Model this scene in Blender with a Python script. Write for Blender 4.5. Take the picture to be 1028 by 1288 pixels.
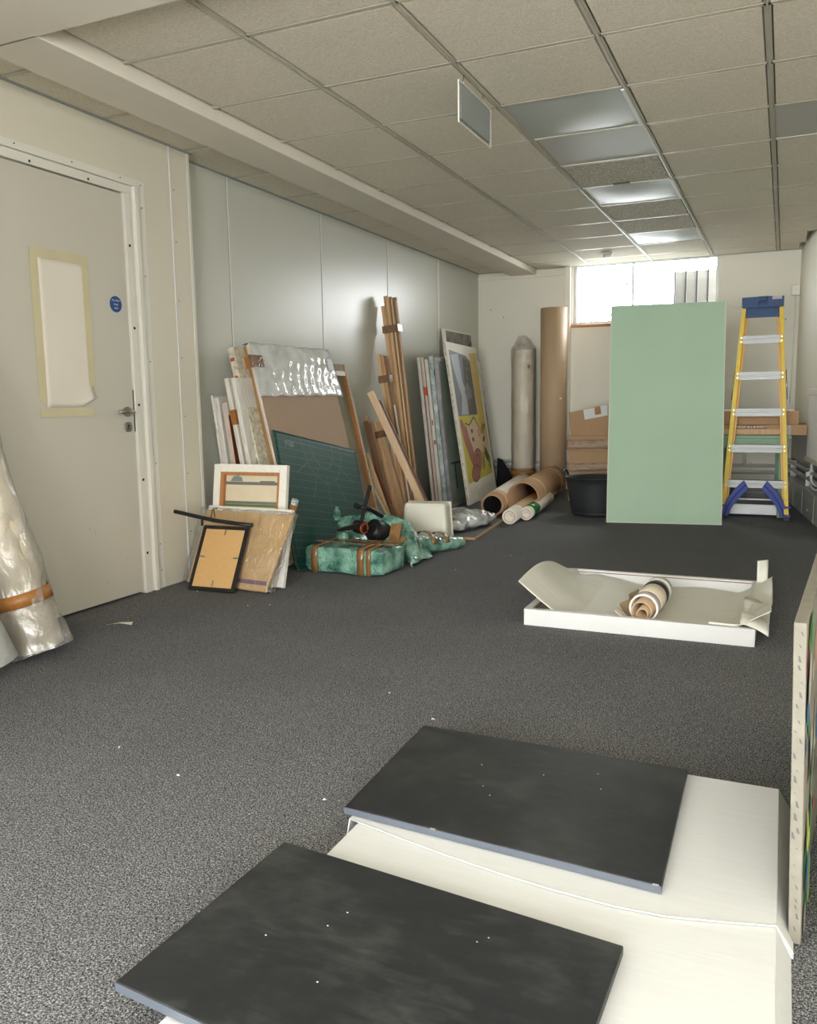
import bpy, bmesh, math, random
from mathutils import Vector, Matrix, Euler, noise
random.seed(7)
for o in list(bpy.data.objects): bpy.data.objects.remove(o)
SC = bpy.context.scene
COL = SC.collection
PI = math.pi
R = math.radians

# ---------------------------------------------------------------- camera
YAW, PITCH, ROLL = 0.42135, -0.134529, -0.0152
def cam_axes():
    cy, sy, cp, sp = math.cos(YAW), math.sin(YAW), math.cos(PITCH), math.sin(PITCH)
    f = Vector((-sy*cp, cy*cp, sp)); r = Vector((cy, sy, 0)); u = r.cross(f)
    cr, sr = math.cos(ROLL), math.sin(ROLL)
    return cr*r + sr*u, -sr*r + cr*u, f
r_, u_, f_ = cam_axes()
cam = bpy.data.cameras.new('camera'); cam.sensor_fit = 'HORIZONTAL'; cam.sensor_width = 36
cam.lens = 1051.36/1028*36; cam.clip_start = 0.02; cam.clip_end = 200
camo = bpy.data.objects.new('camera', cam); COL.objects.link(camo)
camo.matrix_world = Matrix(((r_.x, u_.x, -f_.x, 0), (r_.y, u_.y, -f_.y, 0), (r_.z, u_.z, -f_.z, 1.03), (0, 0, 0, 1)))
SC.camera = camo

# ---------------------------------------------------------------- sky and light
SKY = 9.0
w = bpy.data.worlds.new('sky'); SC.world = w; w.use_nodes = True
bg = w.node_tree.nodes['Background']; bg.inputs[0].default_value = (0.96, 0.98, 1.0, 1); bg.inputs[1].default_value = SKY
def portal(name, loc, rot, sx, sy):
    l = bpy.data.lights.new(name, 'AREA'); l.shape = 'RECTANGLE'; l.size = sx; l.size_y = sy
    l.cycles.is_portal = True
    o = bpy.data.objects.new(name, l); COL.objects.link(o); o.location = loc; o.rotation_euler = rot
portal('far_window_portal', (-1.41, 9.33, 2.12), (R(-90), 0, 0), 1.5, 0.62)
portal('near_window_portal', (-0.3, -3.53, 1.23), (R(90), 0, 0), 3.5, 2.26)
portal('side_window_portal', (.09+.12*(9.346+1.5)+.03, -1.5, 1.6), (0, R(90), math.atan(.12)), 1.4, 2.8)  # portal of the unseen side window added for extra light
SC.view_settings.view_transform = 'Standard'; SC.view_settings.look = 'None'
SC.view_settings.gamma = 1; SC.view_settings.use_curve_mapping = False
SC.view_settings.exposure = 1.45
SC.cycles.max_bounces = 10; SC.cycles.diffuse_bounces = 6; SC.cycles.transparent_max_bounces = 24
SC.cycles.caustics_reflective = False; SC.cycles.caustics_refractive = False

# ---------------------------------------------------------------- materials
def newmat(name):
    m = bpy.data.materials.new(name); m.use_nodes = True
    nt = m.node_tree; b = nt.nodes['Principled BSDF']
    return m, nt, b
def N(nt, t, **kw):
    n = nt.nodes.new(t)
    for k, v in kw.items(): setattr(n, k, v)
    return n
def coords(nt, scale=None):
    tc = N(nt, 'ShaderNodeTexCoord'); mp = N(nt, 'ShaderNodeMapping')
    nt.links.new(tc.outputs['Object'], mp.inputs['Vector'])
    if scale: mp.inputs['Scale'].default_value = scale
    return mp.outputs[0]
def mat(name, col, rough=.6, metal=0, var=.06, vs=6, stretch=None, bump=0, bs=80, spec=.5, detail=4, coat=0):
    m, nt, b = newmat(name)
    v = coords(nt, stretch)
    n = N(nt, 'ShaderNodeTexNoise'); n.inputs['Scale'].default_value = vs; n.inputs['Detail'].default_value = detail
    nt.links.new(v, n.inputs['Vector'])
    r = N(nt, 'ShaderNodeValToRGB')
    r.color_ramp.elements[0].position = .3; r.color_ramp.elements[1].position = .7
    r.color_ramp.elements[0].color = tuple(c*(1-var) for c in col)+(1,)
    r.color_ramp.elements[1].color = tuple(min(1, c*(1+var)) for c in col)+(1,)
    nt.links.new(n.outputs['Fac'], r.inputs['Fac']); nt.links.new(r.outputs[0], b.inputs['Base Color'])
    b.inputs['Roughness'].default_value = rough; b.inputs['Metallic'].default_value = metal
    b.inputs['Specular IOR Level'].default_value = spec; b.inputs['Coat Weight'].default_value = coat
    if bump:
        n2 = N(nt, 'ShaderNodeTexNoise'); n2.inputs['Scale'].default_value = bs; n2.inputs['Detail'].default_value = 3
        nt.links.new(v, n2.inputs['Vector'])
        bp = N(nt, 'ShaderNodeBump'); bp.inputs['Strength'].default_value = bump; bp.inputs['Distance'].default_value = .01
        nt.links.new(n2.outputs['Fac'], bp.inputs['Height']); nt.links.new(bp.outputs[0], b.inputs['Normal'])
    return m
def s(r, g, b):   # sRGB 0-255 to linear
    f = lambda c: (c/255/12.92) if c/255 <= .04045 else ((c/255+.055)/1.055)**2.4
    return (f(r), f(g), f(b))

M = {}
M['wall'] = mat('wall_paint', s(230, 226, 212), .55, var=.02, vs=1.5, bump=.03, bs=40)
M['panel'] = mat('coated_panel', s(198, 199, 187), .33, var=.03, vs=1.2, stretch=(1, 1, .3), bump=.015, bs=3, spec=.5)
M['panel_near'] = mat('coated_panel_near_door', s(214, 208, 190), .4, var=.02, vs=1.2, stretch=(1, 1, .3))
M['doorleaf'] = mat('door_paint', s(198, 194, 180), .4, var=.02, vs=2)
M['frame'] = mat('frame_paint', s(222, 219, 208), .35, var=.02)
M['soffit'] = mat('soffit_paint', s(222, 215, 200), .7, var=.03, vs=3, bump=.05, bs=30)
M['black_dot'] = mat('dark_hole', s(20, 20, 20), .6)
M['steel'] = mat('brushed_steel', s(170, 168, 160), .3, metal=1, var=.05, vs=40)
M['alu'] = mat('aluminium', s(164, 164, 162), .5, metal=.45, var=.06, vs=18, stretch=(.2, 1, 1))
M['white'] = mat('white_paint', s(216, 216, 214), .45, var=.02)
M['offwhite'] = mat('off_white', s(222, 218, 205), .5, var=.03)
M['cream'] = mat('cream_plastic', s(226, 222, 206), .28, var=.03, vs=4, coat=.2)
M['black'] = mat('black_plastic', s(22, 22, 23), .45, var=.15)
M['rubber'] = mat('black_rubber', s(38, 40, 42), .6, var=.12, vs=9, bump=.05)
M['yellow'] = mat('yellow_fibreglass', s(226, 190, 4), .45, var=.05, vs=10)
M['yellow_in'] = mat('yellow_inside', s(228, 160, 22), .4, var=.05)
M['blue'] = mat('blue_plastic', s(14, 46, 134), .5, var=.06)
M['cap_blue'] = mat('cap_blue', s(46, 76, 118), .6, var=.1, vs=20)
M['green_board'] = mat('green_board_paper', s(176, 203, 176), .75, var=.025, vs=2.5)
M['green_wood'] = mat('green_paint', s(124, 158, 124), .5, var=.05)
M['kraft'] = mat('kraft_card', s(176, 142, 108), .8, var=.05, vs=5, stretch=(1, 1, .4), bump=.04, bs=60)
M['kraft_dark'] = mat('brown_tube_card', s(186, 160, 128), .6, var=.05, vs=3, stretch=(1, 1, .2))
M['kraft_gold'] = mat('kraft_paper', s(208, 172, 120), .6, var=.1, vs=7, bump=.1, bs=12)
M['hardboard'] = mat('brown_board', s(172, 146, 122), .7, var=.04, vs=60, detail=6)
M['mdf'] = mat('tan_backing_board', s(206, 164, 106), .75, var=.03, vs=60)
M['tape'] = mat('brown_tape', s(156, 104, 50), .45, var=.12, vs=20, bump=.05, bs=30)
M['tape_b'] = mat('brown_tape_on_wrap', s(134, 100, 62), .25, var=.2, vs=20, bump=.2, bs=30)
M['tape_dark'] = mat('shiny_brown_tape', s(120, 92, 66), .15, var=.3, vs=60, bump=.3, bs=60)
M['masking'] = mat('masking_tape', s(202, 193, 156), .6, var=.05)
M['paper'] = mat('paper', s(224, 216, 202), .7, var=.03, vs=3)
M['paint_edge'] = mat('paint_smeared_canvas', s(200, 192, 170), .7, var=.35, vs=30)
M['canvas'] = mat('white_canvas', s(232, 228, 216), .8, var=.04, vs=40, bump=.06, bs=200)
M['canvas_raw'] = mat('raw_canvas', s(216, 202, 172), .85, var=.04, vs=12, bump=.06, bs=200)
M['canvas_old'] = mat('grey_canvas_back', s(150, 140, 118), .85, var=.1, vs=30, stretch=(.3, 1, .3))
M['pad'] = mat('packing_film_edge', s(214, 208, 198), .3, var=.16, vs=26, stretch=(3, 3, .4), bump=.2, bs=60)
M['pad_pink'] = mat('pinkish_film_edge', s(200, 186, 172), .35, var=.14, vs=26, stretch=(3, 3, .4), bump=.2, bs=60)
M['duct'] = mat('grey_tape', s(158, 150, 148), .4, var=.04)
M['orange'] = mat('orange_tag', s(214, 82, 30), .5)
def scuffed():
    m, nt, b = newmat('charcoal_board'); v = coords(nt); v2 = coords(nt, (2, 9, 1))
    n = N(nt, 'ShaderNodeTexNoise'); n.inputs['Scale'].default_value = 3.2; n.inputs['Detail'].default_value = 9; n.inputs['Roughness'].default_value = .65; nt.links.new(v, n.inputs['Vector'])
    n2 = N(nt, 'ShaderNodeTexNoise'); n2.inputs['Scale'].default_value = 6; n2.inputs['Detail'].default_value = 8; n2.inputs['Roughness'].default_value = .8; nt.links.new(v2, n2.inputs['Vector'])
    r = N(nt, 'ShaderNodeValToRGB'); e = r.color_ramp.elements; e[0].position = .5; e[0].color = s(34, 36, 38)+(1,); e[1].position = .85; e[1].color = s(84, 86, 84)+(1,)
    ml = N(nt, 'ShaderNodeMath', operation='MULTIPLY_ADD'); ml.inputs[1].default_value = .45; nt.links.new(n2.outputs[0], ml.inputs[0])
    m3 = N(nt, 'ShaderNodeMath', operation='MULTIPLY'); m3.inputs[1].default_value = .6; nt.links.new(n.outputs[0], m3.inputs[0]); nt.links.new(m3.outputs[0], ml.inputs[2])
    nt.links.new(ml.outputs[0], r.inputs[0]); nt.links.new(r.outputs[0], b.inputs['Base Color'])
    rr = N(nt, 'ShaderNodeMath', operation='MULTIPLY_ADD'); rr.inputs[1].default_value = .5; rr.inputs[2].default_value = .22; nt.links.new(n2.outputs[0], rr.inputs[0]); nt.links.new(rr.outputs[0], b.inputs['Roughness'])
    b.inputs['Specular IOR Level'].default_value = .35
    return m
M['darkboard'] = scuffed()
M['darkedge'] = mat('charcoal_edge', s(84, 90, 100), .4, var=.06)
M['carton_white'] = mat('white_card', s(206, 208, 207), .6, var=.025, vs=30, stretch=(.3, 4, 1), bump=.03, bs=50)
M['green_tint'] = mat('green_paint_smear', s(110, 165, 125), .6, var=.25, vs=6)
M['grey_sheet'] = mat('dark_grey_sheet', s(96, 96, 94), .5, var=.08)
M['redbrown'] = mat('dark_red_wood', s(110, 52, 30), .5, var=.2, vs=20)
M['purple'] = mat('purple_strip', s(130, 100, 120), .5)
M['pipe'] = mat('pipe_paint', s(214, 212, 204), .4)
M['trunk'] = mat('grey_trunking', s(176, 178, 176), .4, var=.04, vs=2)
M['cable'] = mat('cable_white', s(230, 230, 226), .5)
M['greyplate'] = mat('grey_plate', s(150, 156, 154), .55, var=.04)
M['shutter'] = mat('grey_shutter', s(92, 92, 88), .6)
M['diffuser'] = mat('prismatic_diffuser', s(176, 182, 176), .42, var=.03, vs=60, bump=.1, bs=300)
M['bar'] = mat('ceiling_bar', s(186, 181, 166), .4, var=.03)
M['whitewood'] = mat('white_bench_paint', s(222, 224, 224), .45)
M['tanpipe'] = mat('sill_wood', s(186, 134, 92), .5, var=.1, vs=10)

def wood(name, col, var=.18, rough=.6):
    return mat(name, col, rough, var=var, vs=9, stretch=(14, 14, .7), bump=.05, bs=20)
M['pine'] = wood('pine_wood', s(206, 170, 128)); M['oak'] = wood('oak_wood', s(184, 148, 108)); M['walnut'] = wood('brown_wood', s(130, 96, 66))
M['stretcher'] = wood('stretcher_wood', s(172, 116, 66)); M['oldwood'] = wood('aged_wood', s(150, 118, 74)); M['pale'] = wood('pale_wood', s(222, 190, 150), var=.08)
M['whitestrip'] = wood('painted_strip', s(210, 206, 190), var=.08)

def tile_mat(name, c0, c1, scale=120):
    m, nt, b = newmat(name); v = coords(nt)
    n = N(nt, 'ShaderNodeTexNoise'); n.inputs['Scale'].default_value = scale; n.inputs['Detail'].default_value = 5; n.inputs['Roughness'].default_value = .7
    nt.links.new(v, n.inputs['Vector'])
    r = N(nt, 'ShaderNodeValToRGB'); r.color_ramp.elements[0].position = .36; r.color_ramp.elements[1].position = .6
    r.color_ramp.elements[0].color = c0+(1,); r.color_ramp.elements[1].color = c1+(1,)
    nt.links.new(n.outputs[0], r.inputs[0]); nt.links.new(r.outputs[0], b.inputs['Base Color'])
    bp = N(nt, 'ShaderNodeBump'); bp.inputs['Strength'].default_value = .5; bp.inputs['Distance'].default_value = .004
    nt.links.new(n.outputs[0], bp.inputs['Height']); nt.links.new(bp.outputs[0], b.inputs['Normal'])
    b.inputs['Roughness'].default_value = .9; return m
M['tile'] = tile_mat('mineral_tile', s(204, 196, 178), s(228, 220, 203))
M['tile_rough'] = tile_mat('coarse_mineral_tile', s(160, 154, 138), s(222, 216, 200), 60)
M['tile_grey'] = mat('grey_metal_tile', s(178, 178, 172), .45, var=.02)

def carpet():
    m, nt, b = newmat('heather_carpet'); v = coords(nt)
    n = N(nt, 'ShaderNodeTexNoise'); n.inputs['Scale'].default_value = 260; n.inputs['Detail'].default_value = 3; n.inputs['Roughness'].default_value = .8; n.inputs['Distortion'].default_value = .6
    nt.links.new(v, n.inputs['Vector'])
    r = N(nt, 'ShaderNodeValToRGB'); e = r.color_ramp.elements
    e[0].position = .38; e[0].color = s(20, 20, 21)+(1,); e[1].position = .64; e[1].color = s(186, 187, 189)+(1,)
    x = e.new(.5); x.color = s(88, 89, 91)+(1,)
    n2 = N(nt, 'ShaderNodeTexNoise'); n2.inputs['Scale'].default_value = 2.2; nt.links.new(v, n2.inputs['Vector'])
    mx = N(nt, 'ShaderNodeMix', data_type='RGBA', blend_type='MULTIPLY'); mx.inputs[0].default_value = .25
    nt.links.new(n.outputs[0], r.inputs[0]); nt.links.new(r.outputs[0], mx.inputs[6]); nt.links.new(n2.outputs[0], mx.inputs[7])
    nt.links.new(mx.outputs[2], b.inputs['Base Color'])
    bp = N(nt, 'ShaderNodeBump'); bp.inputs['Strength'].default_value = .3; bp.inputs['Distance'].default_value = .004
    nt.links.new(n.outputs[0], bp.inputs['Height']); nt.links.new(bp.outputs[0], b.inputs['Normal'])
    b.inputs['Roughness'].default_value = .95; b.inputs['Specular IOR Level'].default_value = .2
    return m
M['carpet'] = carpet()

def film(name, tint=(1, 1, 1), fac=.10, rough=.09, bs=22, strength=1.0, milky=0.0):
    """clear wrinkled plastic: mostly transparent, with glossy creases"""
    m, nt, b = newmat(name); v = coords(nt, (1, 1, .5))
    out = nt.nodes['Material Output']
    n = N(nt, 'ShaderNodeTexNoise'); n.inputs['Scale'].default_value = bs; n.inputs['Detail'].default_value = 6; n.inputs['Distortion'].default_value = 1.2
    nt.links.new(v, n.inputs['Vector'])
    bp = N(nt, 'ShaderNodeBump'); bp.inputs['Strength'].default_value = strength; bp.inputs['Distance'].default_value = .03
    nt.links.new(n.outputs[0], bp.inputs['Height'])
    t = N(nt, 'ShaderNodeBsdfTransparent'); t.inputs[0].default_value = tint+(1,)
    g = N(nt, 'ShaderNodeBsdfGlossy'); g.inputs['Roughness'].default_value = rough; nt.links.new(bp.outputs[0], g.inputs['Normal'])
    d = N(nt, 'ShaderNodeBsdfDiffuse'); d.inputs[0].default_value = (.8, .8, .76, 1); nt.links.new(bp.outputs[0], d.inputs['Normal'])
    m1 = N(nt, 'ShaderNodeMixShader'); m1.inputs[0].default_value = milky
    nt.links.new(t.outputs[0], m1.inputs[1]); nt.links.new(d.outputs[0], m1.inputs[2])
    lw = N(nt, 'ShaderNodeLayerWeight'); lw.inputs[0].default_value = .25; nt.links.new(bp.outputs[0], lw.inputs['Normal'])
    ma = N(nt, 'ShaderNodeMath', operation='MULTIPLY_ADD'); ma.inputs[1].default_value = .45; ma.inputs[2].default_value = fac
    nt.links.new(lw.outputs['Fresnel'], ma.inputs[0])
    m2 = N(nt, 'ShaderNodeMixShader'); nt.links.new(ma.outputs[0], m2.inputs[0])
    nt.links.new(m1.outputs[0], m2.inputs[1]); nt.links.new(g.outputs[0], m2.inputs[2])
    nt.links.new(m2.outputs[0], out.inputs[0]); return m
M['film'] = film('clear_film'); M['film_milky'] = film('milky_film', fac=.09, rough=.14, bs=11, milky=.16, strength=1.0)
M['glass'] = film('window_glass', fac=.03, rough=.02, bs=.5, strength=0)

def bubble(name, c, c2, scale=85, rough=.22):
    m, nt, b = newmat(name); v = coords(nt)
    vo = N(nt, 'ShaderNodeTexVoronoi'); vo.inputs['Scale'].default_value = scale; nt.links.new(v, vo.inputs['Vector'])
    n = N(nt, 'ShaderNodeTexNoise'); n.inputs['Scale'].default_value = 9; n.inputs['Detail'].default_value = 5; nt.links.new(v, n.inputs['Vector'])
    r = N(nt, 'ShaderNodeValToRGB'); r.color_ramp.elements[0].position = .38; r.color_ramp.elements[1].position = .64
    r.color_ramp.elements[0].color = c+(1,); r.color_ramp.elements[1].color = c2+(1,)
    nt.links.new(n.outputs[0], r.inputs[0]); nt.links.new(r.outputs[0], b.inputs['Base Color'])
    ad = N(nt, 'ShaderNodeMath', operation='MULTIPLY_ADD'); ad.inputs[1].default_value = -.5; nt.links.new(vo.outputs['Distance'], ad.inputs[0]); nt.links.new(n.outputs[0], ad.inputs[2])
    bp = N(nt, 'ShaderNodeBump'); bp.inputs['Strength'].default_value = 1; bp.inputs['Distance'].default_value = .02
    nt.links.new(ad.outputs[0], bp.inputs['Height']); nt.links.new(bp.outputs[0], b.inputs['Normal'])
    b.inputs['Roughness'].default_value = rough; b.inputs['Coat Weight'].default_value = .6; b.inputs['Coat Roughness'].default_value = .08
    return m
M['bub_green'] = bubble('green_bubble_wrap', s(52, 104, 88), s(150, 200, 176), 110, .16)
M['bub_silver'] = bubble('silver_bubble_wrap', s(226, 226, 218), s(255, 255, 250), 150, .3)
M['bub_clear'] = bubble('pale_bubble_wrap', s(150, 168, 162), s(206, 220, 214), 60, .25)
M['bag'] = bubble('silvery_plastic', s(140, 140, 138), s(220, 222, 222), 14, .2)

def mat_grid():
    """cutting mat: printed 1 cm and 5 cm grid, drawn from the mat's own UV in metres"""
    m, nt, b = newmat('green_cutting_mat')
    uv = N(nt, 'ShaderNodeUVMap'); uv.uv_map = 'UVMap'; sp = N(nt, 'ShaderNodeSeparateXYZ'); nt.links.new(uv.outputs[0], sp.inputs[0])
    def line(axis, period, wd):
        a = N(nt, 'ShaderNodeMath', operation='DIVIDE'); a.inputs[1].default_value = period; nt.links.new(sp.outputs[axis], a.inputs[0])
        f = N(nt, 'ShaderNodeMath', operation='FRACT'); nt.links.new(a.outputs[0], f.inputs[0])
        l = N(nt, 'ShaderNodeMath', operation='LESS_THAN'); l.inputs[1].default_value = wd/period; nt.links.new(f.outputs[0], l.inputs[0]); return l.outputs[0]
    def mul(a, k):
        x = N(nt, 'ShaderNodeMath', operation='MULTIPLY'); x.inputs[1].default_value = k; nt.links.new(a, x.inputs[0]); return x.outputs[0]
    def mx(a, b_):
        x = N(nt, 'ShaderNodeMath', operation='MAXIMUM'); nt.links.new(a, x.inputs[0]); nt.links.new(b_, x.inputs[1]); return x.outputs[0]
    tot = mx(mx(mul(line(0, .05, .003), .22), mul(line(1, .05, .003), .4)), mx(mul(line(0, .01, .0015), .1), mul(line(1, .01, .0015), .14)))
    # radiating angle lines and arcs below the centre of the top edge
    dx = N(nt, 'ShaderNodeMath', operation='SUBTRACT'); dx.inputs[1].default_value = .56; nt.links.new(sp.outputs[0], dx.inputs[0])
    dy = N(nt, 'ShaderNodeMath', operation='SUBTRACT'); dy.inputs[1].default_value = .05; nt.links.new(sp.outputs[1], dy.inputs[0])
    at = N(nt, 'ShaderNodeMath', operation='ARCTAN2'); nt.links.new(dy.outputs[0], at.inputs[0]); nt.links.new(dx.outputs[0], at.inputs[1])
    a = N(nt, 'ShaderNodeMath', operation='DIVIDE'); a.inputs[1].default_value = PI/6; nt.links.new(at.outputs[0], a.inputs[0])
    f = N(nt, 'ShaderNodeMath', operation='FRACT'); nt.links.new(a.outputs[0], f.inputs[0])
    l = N(nt, 'ShaderNodeMath', operation='LESS_THAN'); l.inputs[1].default_value = .022; nt.links.new(f.outputs[0], l.inputs[0])
    h1 = N(nt, 'ShaderNodeMath', operation='MULTIPLY'); nt.links.new(dx.outputs[0], h1.inputs[0]); nt.links.new(dx.outputs[0], h1.inputs[1])
    h2 = N(nt, 'ShaderNodeMath', operation='MULTIPLY'); nt.links.new(dy.outputs[0], h2.inputs[0]); nt.links.new(dy.outputs[0], h2.inputs[1])
    h = N(nt, 'ShaderNodeMath', operation='ADD'); nt.links.new(h1.outputs[0], h.inputs[0]); nt.links.new(h2.outputs[0], h.inputs[1])
    h = (lambda q: (nt.links.new(h.outputs[0], q.inputs[0]), q)[1])(N(nt, 'ShaderNodeMath', operation='SQRT'))
    inside = N(nt, 'ShaderNodeMath', operation='LESS_THAN'); inside.inputs[1].default_value = .42; nt.links.new(h.outputs[0], inside.inputs[0])
    ray = N(nt, 'ShaderNodeMath', operation='MULTIPLY'); nt.links.new(inside.outputs[0], ray.inputs[0]); nt.links.new(l.outputs[0], ray.inputs[1])
    tot = mx(tot, mul(ray.outputs[0], .45))
    for rr in (.14, .24):
        c = N(nt, 'ShaderNodeMath', operation='COMPARE'); c.inputs[1].default_value = rr; c.inputs[2].default_value = .0016; nt.links.new(h.outputs[0], c.inputs[0])
        tot = mx(tot, mul(c.outputs[0], .5))
    mix = N(nt, 'ShaderNodeMix', data_type='RGBA'); nt.links.new(tot, mix.inputs[0])
    mix.inputs[6].default_value = s(14, 64, 56)+(1,); mix.inputs[7].default_value = s(120, 160, 145)+(1,)
    nt.links.new(mix.outputs[2], b.inputs['Base Color']); b.inputs['Roughness'].default_value = .5; b.inputs['Specular IOR Level'].default_value = .3
    return m
M['cutmat'] = mat_grid()

def flat(name, c, rough=.6): return mat(name, s(*c), rough, var=.05, vs=14)

# ---------------------------------------------------------------- mesh building
class MB:
    def __init__(self): self.v = []; self.f = []; self.mi = []; self.sm = []; self.cur = 0; self.uv = None
    def add(self, vs, fs, smooth=False):
        n = len(self.v); self.v += [tuple(p) for p in vs]
        for f in fs: self.f.append(tuple(i+n for i in f)); self.mi.append(self.cur); self.sm.append(smooth)
        return self
    def box(self, x0, y0, z0, x1, y1, z1):
        vs = [(x, y, z) for z in (z0, z1) for y in (y0, y1) for x in (x0, x1)]
        return self.add(vs, [(0, 2, 3, 1), (4, 5, 7, 6), (0, 1, 5, 4), (2, 6, 7, 3), (0, 4, 6, 2), (1, 3, 7, 5)])
    def hexa(self, b, t):
        """four bottom points and four top points, both counter-clockwise seen from above"""
        return self.add(list(b)+list(t), [(3, 2, 1, 0), (4, 5, 6, 7), (0, 1, 5, 4), (1, 2, 6, 5), (2, 3, 7, 6), (3, 0, 4, 7)])
    def beam(self, p0, p1, w_, t_, up=(0, 1, 0)):
        p0, p1 = Vector(p0), Vector(p1); d = (p1-p0).normalized(); a = Vector(up); a = (a-d*a.dot(d)).normalized(); c = d.cross(a)
        q = [a*x*t_/2+c*y*w_/2 for x, y in ((-1, -1), (1, -1), (1, 1), (-1, 1))]
        return self.add([p0+k for k in q]+[p1+k for k in q], [(0, 1, 2, 3), (7, 6, 5, 4), (0, 4, 5, 1), (1, 5, 6, 2), (2, 6, 7, 3), (3, 7, 4, 0)])
    def cyl(self, p0, p1, r0, r1=None, n=20, caps=True, smooth=True):
        r1 = r0 if r1 is None else r1
        p0, p1 = Vector(p0), Vector(p1); d = (p1-p0).normalized(); a = d.orthogonal().normalized(); c = d.cross(a)
        vs = []
        for p, r in ((p0, r0), (p1, r1)):
            for i in range(n): t = 2*PI*i/n; vs.append(p+(a*math.cos(t)+c*math.sin(t))*r)
        self.add(vs, [(i, (i+1) % n, n+(i+1) % n, n+i) for i in range(n)], smooth)
        if caps:
            self.add(vs[:n], [tuple(range(n))[::-1]]); self.add(vs[n:], [tuple(range(n))])
        return self
    def pipe(self, p0, p1, ro, ri, n=28):
        """hollow tube with wall thickness"""
        p0, p1 = Vector(p0), Vector(p1); d = (p1-p0).normalized(); a = d.orthogonal().normalized(); c = d.cross(a)
        rings = []
        for p, r in ((p0, ro), (p1, ro), (p1, ri), (p0, ri)): rings.append([p+(a*math.cos(2*PI*i/n)+c*math.sin(2*PI*i/n))*r for i in range(n)])
        for k in range(4):
            A, B = rings[k], rings[(k+1) % 4]
            self.add(A+B, [(i, (i+1) % n, n+(i+1) % n, n+i) for i in range(n)], k in (0, 2))
        return self
    def path(self, pts, r, n=8):
        pts = [Vector(p) for p in pts]
        rr = r if isinstance(r, (list, tuple)) else [r]*len(pts)
        a = (pts[1]-pts[0]).orthogonal().normalized(); vs = []
        for i, p in enumerate(pts):
            d = (pts[min(i+1, len(pts)-1)]-pts[max(i-1, 0)]).normalized(); a = (a-d*a.dot(d)).normalized(); c = d.cross(a)
            vs += [p+(a*math.cos(2*PI*k/n)+c*math.sin(2*PI*k/n))*rr[i] for k in range(n)]
        fs = [(i*n+k, i*n+(k+1) % n, (i+1)*n+(k+1) % n, (i+1)*n+k) for i in range(len(pts)-1) for k in range(n)]
        self.add(vs, fs, True); self.add(vs[:n], [tuple(range(n))[::-1]]); self.add(vs[-n:], [tuple(range(n))]); return self
    def grid(self, nu, nv, fn, smooth=True, thick=None, uvfn=None):
        vs = [Vector(fn(i/(nu-1), j/(nv-1))) for j in range(nv) for i in range(nu)]
        self.add(vs, [(j*nu+i, j*nu+i+1, (j+1)*nu+i+1, (j+1)*nu+i) for j in range(nv-1) for i in range(nu-1)], smooth)
        if uvfn: self.uv = [uvfn(i/(nu-1), j/(nv-1)) for j in range(nv) for i in range(nu)]
        return self
    def lathe(self, prof, n=32, c=(0, 0, 0), smooth=True):
        vs = [(c[0]+r*math.cos(2*PI*i/n), c[1]+r*math.sin(2*PI*i/n), c[2]+z) for r, z in prof for i in range(n)]
        return self.add(vs, [(k*n+i, k*n+(i+1) % n, (k+1)*n+(i+1) % n, (k+1)*n+i) for k in range(len(prof)-1) for i in range(n)], smooth)
    def prism(self, pts, axis, a, b):
        """polygon in the two other axes, extruded from a to b along axis (0,1,2)"""
        def mk(p, c):
            l = list(p); l.insert(axis, c); return tuple(l)
        n = len(pts); vs = [mk(p, a) for p in pts]+[mk(p, b) for p in pts]
        return self.add(vs, [tuple(range(n))[::-1], tuple(range(n, 2*n))]+[(i, (i+1) % n, n+(i+1) % n, n+i) for i in range(n)])
    def build(self, name, m, parent=None, bevel=0, solid=0, sub=0, label=None, fix=True):
        me = bpy.data.meshes.new(name); me.from_pydata(self.v, [], self.f); me.update()
        for p, mi, sm in zip(me.polygons, self.mi, self.sm): p.material_index = mi; p.use_smooth = sm
        if fix:
            bm = bmesh.new(); bm.from_mesh(me)
            if not self.uv: bmesh.ops.remove_doubles(bm, verts=bm.verts, dist=1e-6)
            bmesh.ops.recalc_face_normals(bm, faces=bm.faces); bm.to_mesh(me); bm.free()
        if self.uv:
            ul = me.uv_layers.new(name='UVMap')
            for l in me.loops: ul.data[l.index].uv = self.uv[l.vertex_index]
        for mm in (m if isinstance(m, (list, tuple)) else [m]): me.materials.append(M[mm] if isinstance(mm, str) else mm)
        o = bpy.data.objects.new(name, me); COL.objects.link(o)
        if parent is not None: o.parent = parent
        if solid: md = o.modifiers.new('s', 'SOLIDIFY'); md.thickness = solid; md.offset = 0
        if bevel: md = o.modifiers.new('b', 'BEVEL'); md.width = bevel; md.segments = 2; md.limit_method = 'ANGLE'; md.angle_limit = R(40)
        if sub: md = o.modifiers.new('u', 'SUBSURF'); md.levels = sub; md.render_levels = sub
        if label: o['label'] = label
        return o
def tag(o, label, cat, group=None, kind=None):
    o['label'] = label; o['category'] = cat
    if group: o['group'] = group
    if kind: o['kind'] = kind
    return o
def thing(name, label, cat, loc=(0, 0, 0), th=0, ph=0, group=None, lift=0):
    """Empty at the base; th = heading of local +x (degrees), ph = lean backwards towards local +y"""
    o = bpy.data.objects.new(name, None); o.empty_display_size = .1; COL.objects.link(o)
    o.matrix_world = Matrix.Translation((loc[0], loc[1], (loc[2] if len(loc) > 2 else 0)+lift)) @ Matrix.Rotation(R(th), 4, 'Z') @ Matrix.Rotation(-R(ph), 4, 'X')
    return tag(o, label, cat, group)
def struct(o): o['kind'] = 'structure'; return o
def empty_struct(name, loc=(0, 0, 0), rz=0):
    o = bpy.data.objects.new(name, None); o.empty_display_size = .1; COL.objects.link(o)
    o.location = loc; o.rotation_euler = (0, 0, rz); o['kind'] = 'structure'; return o
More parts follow.
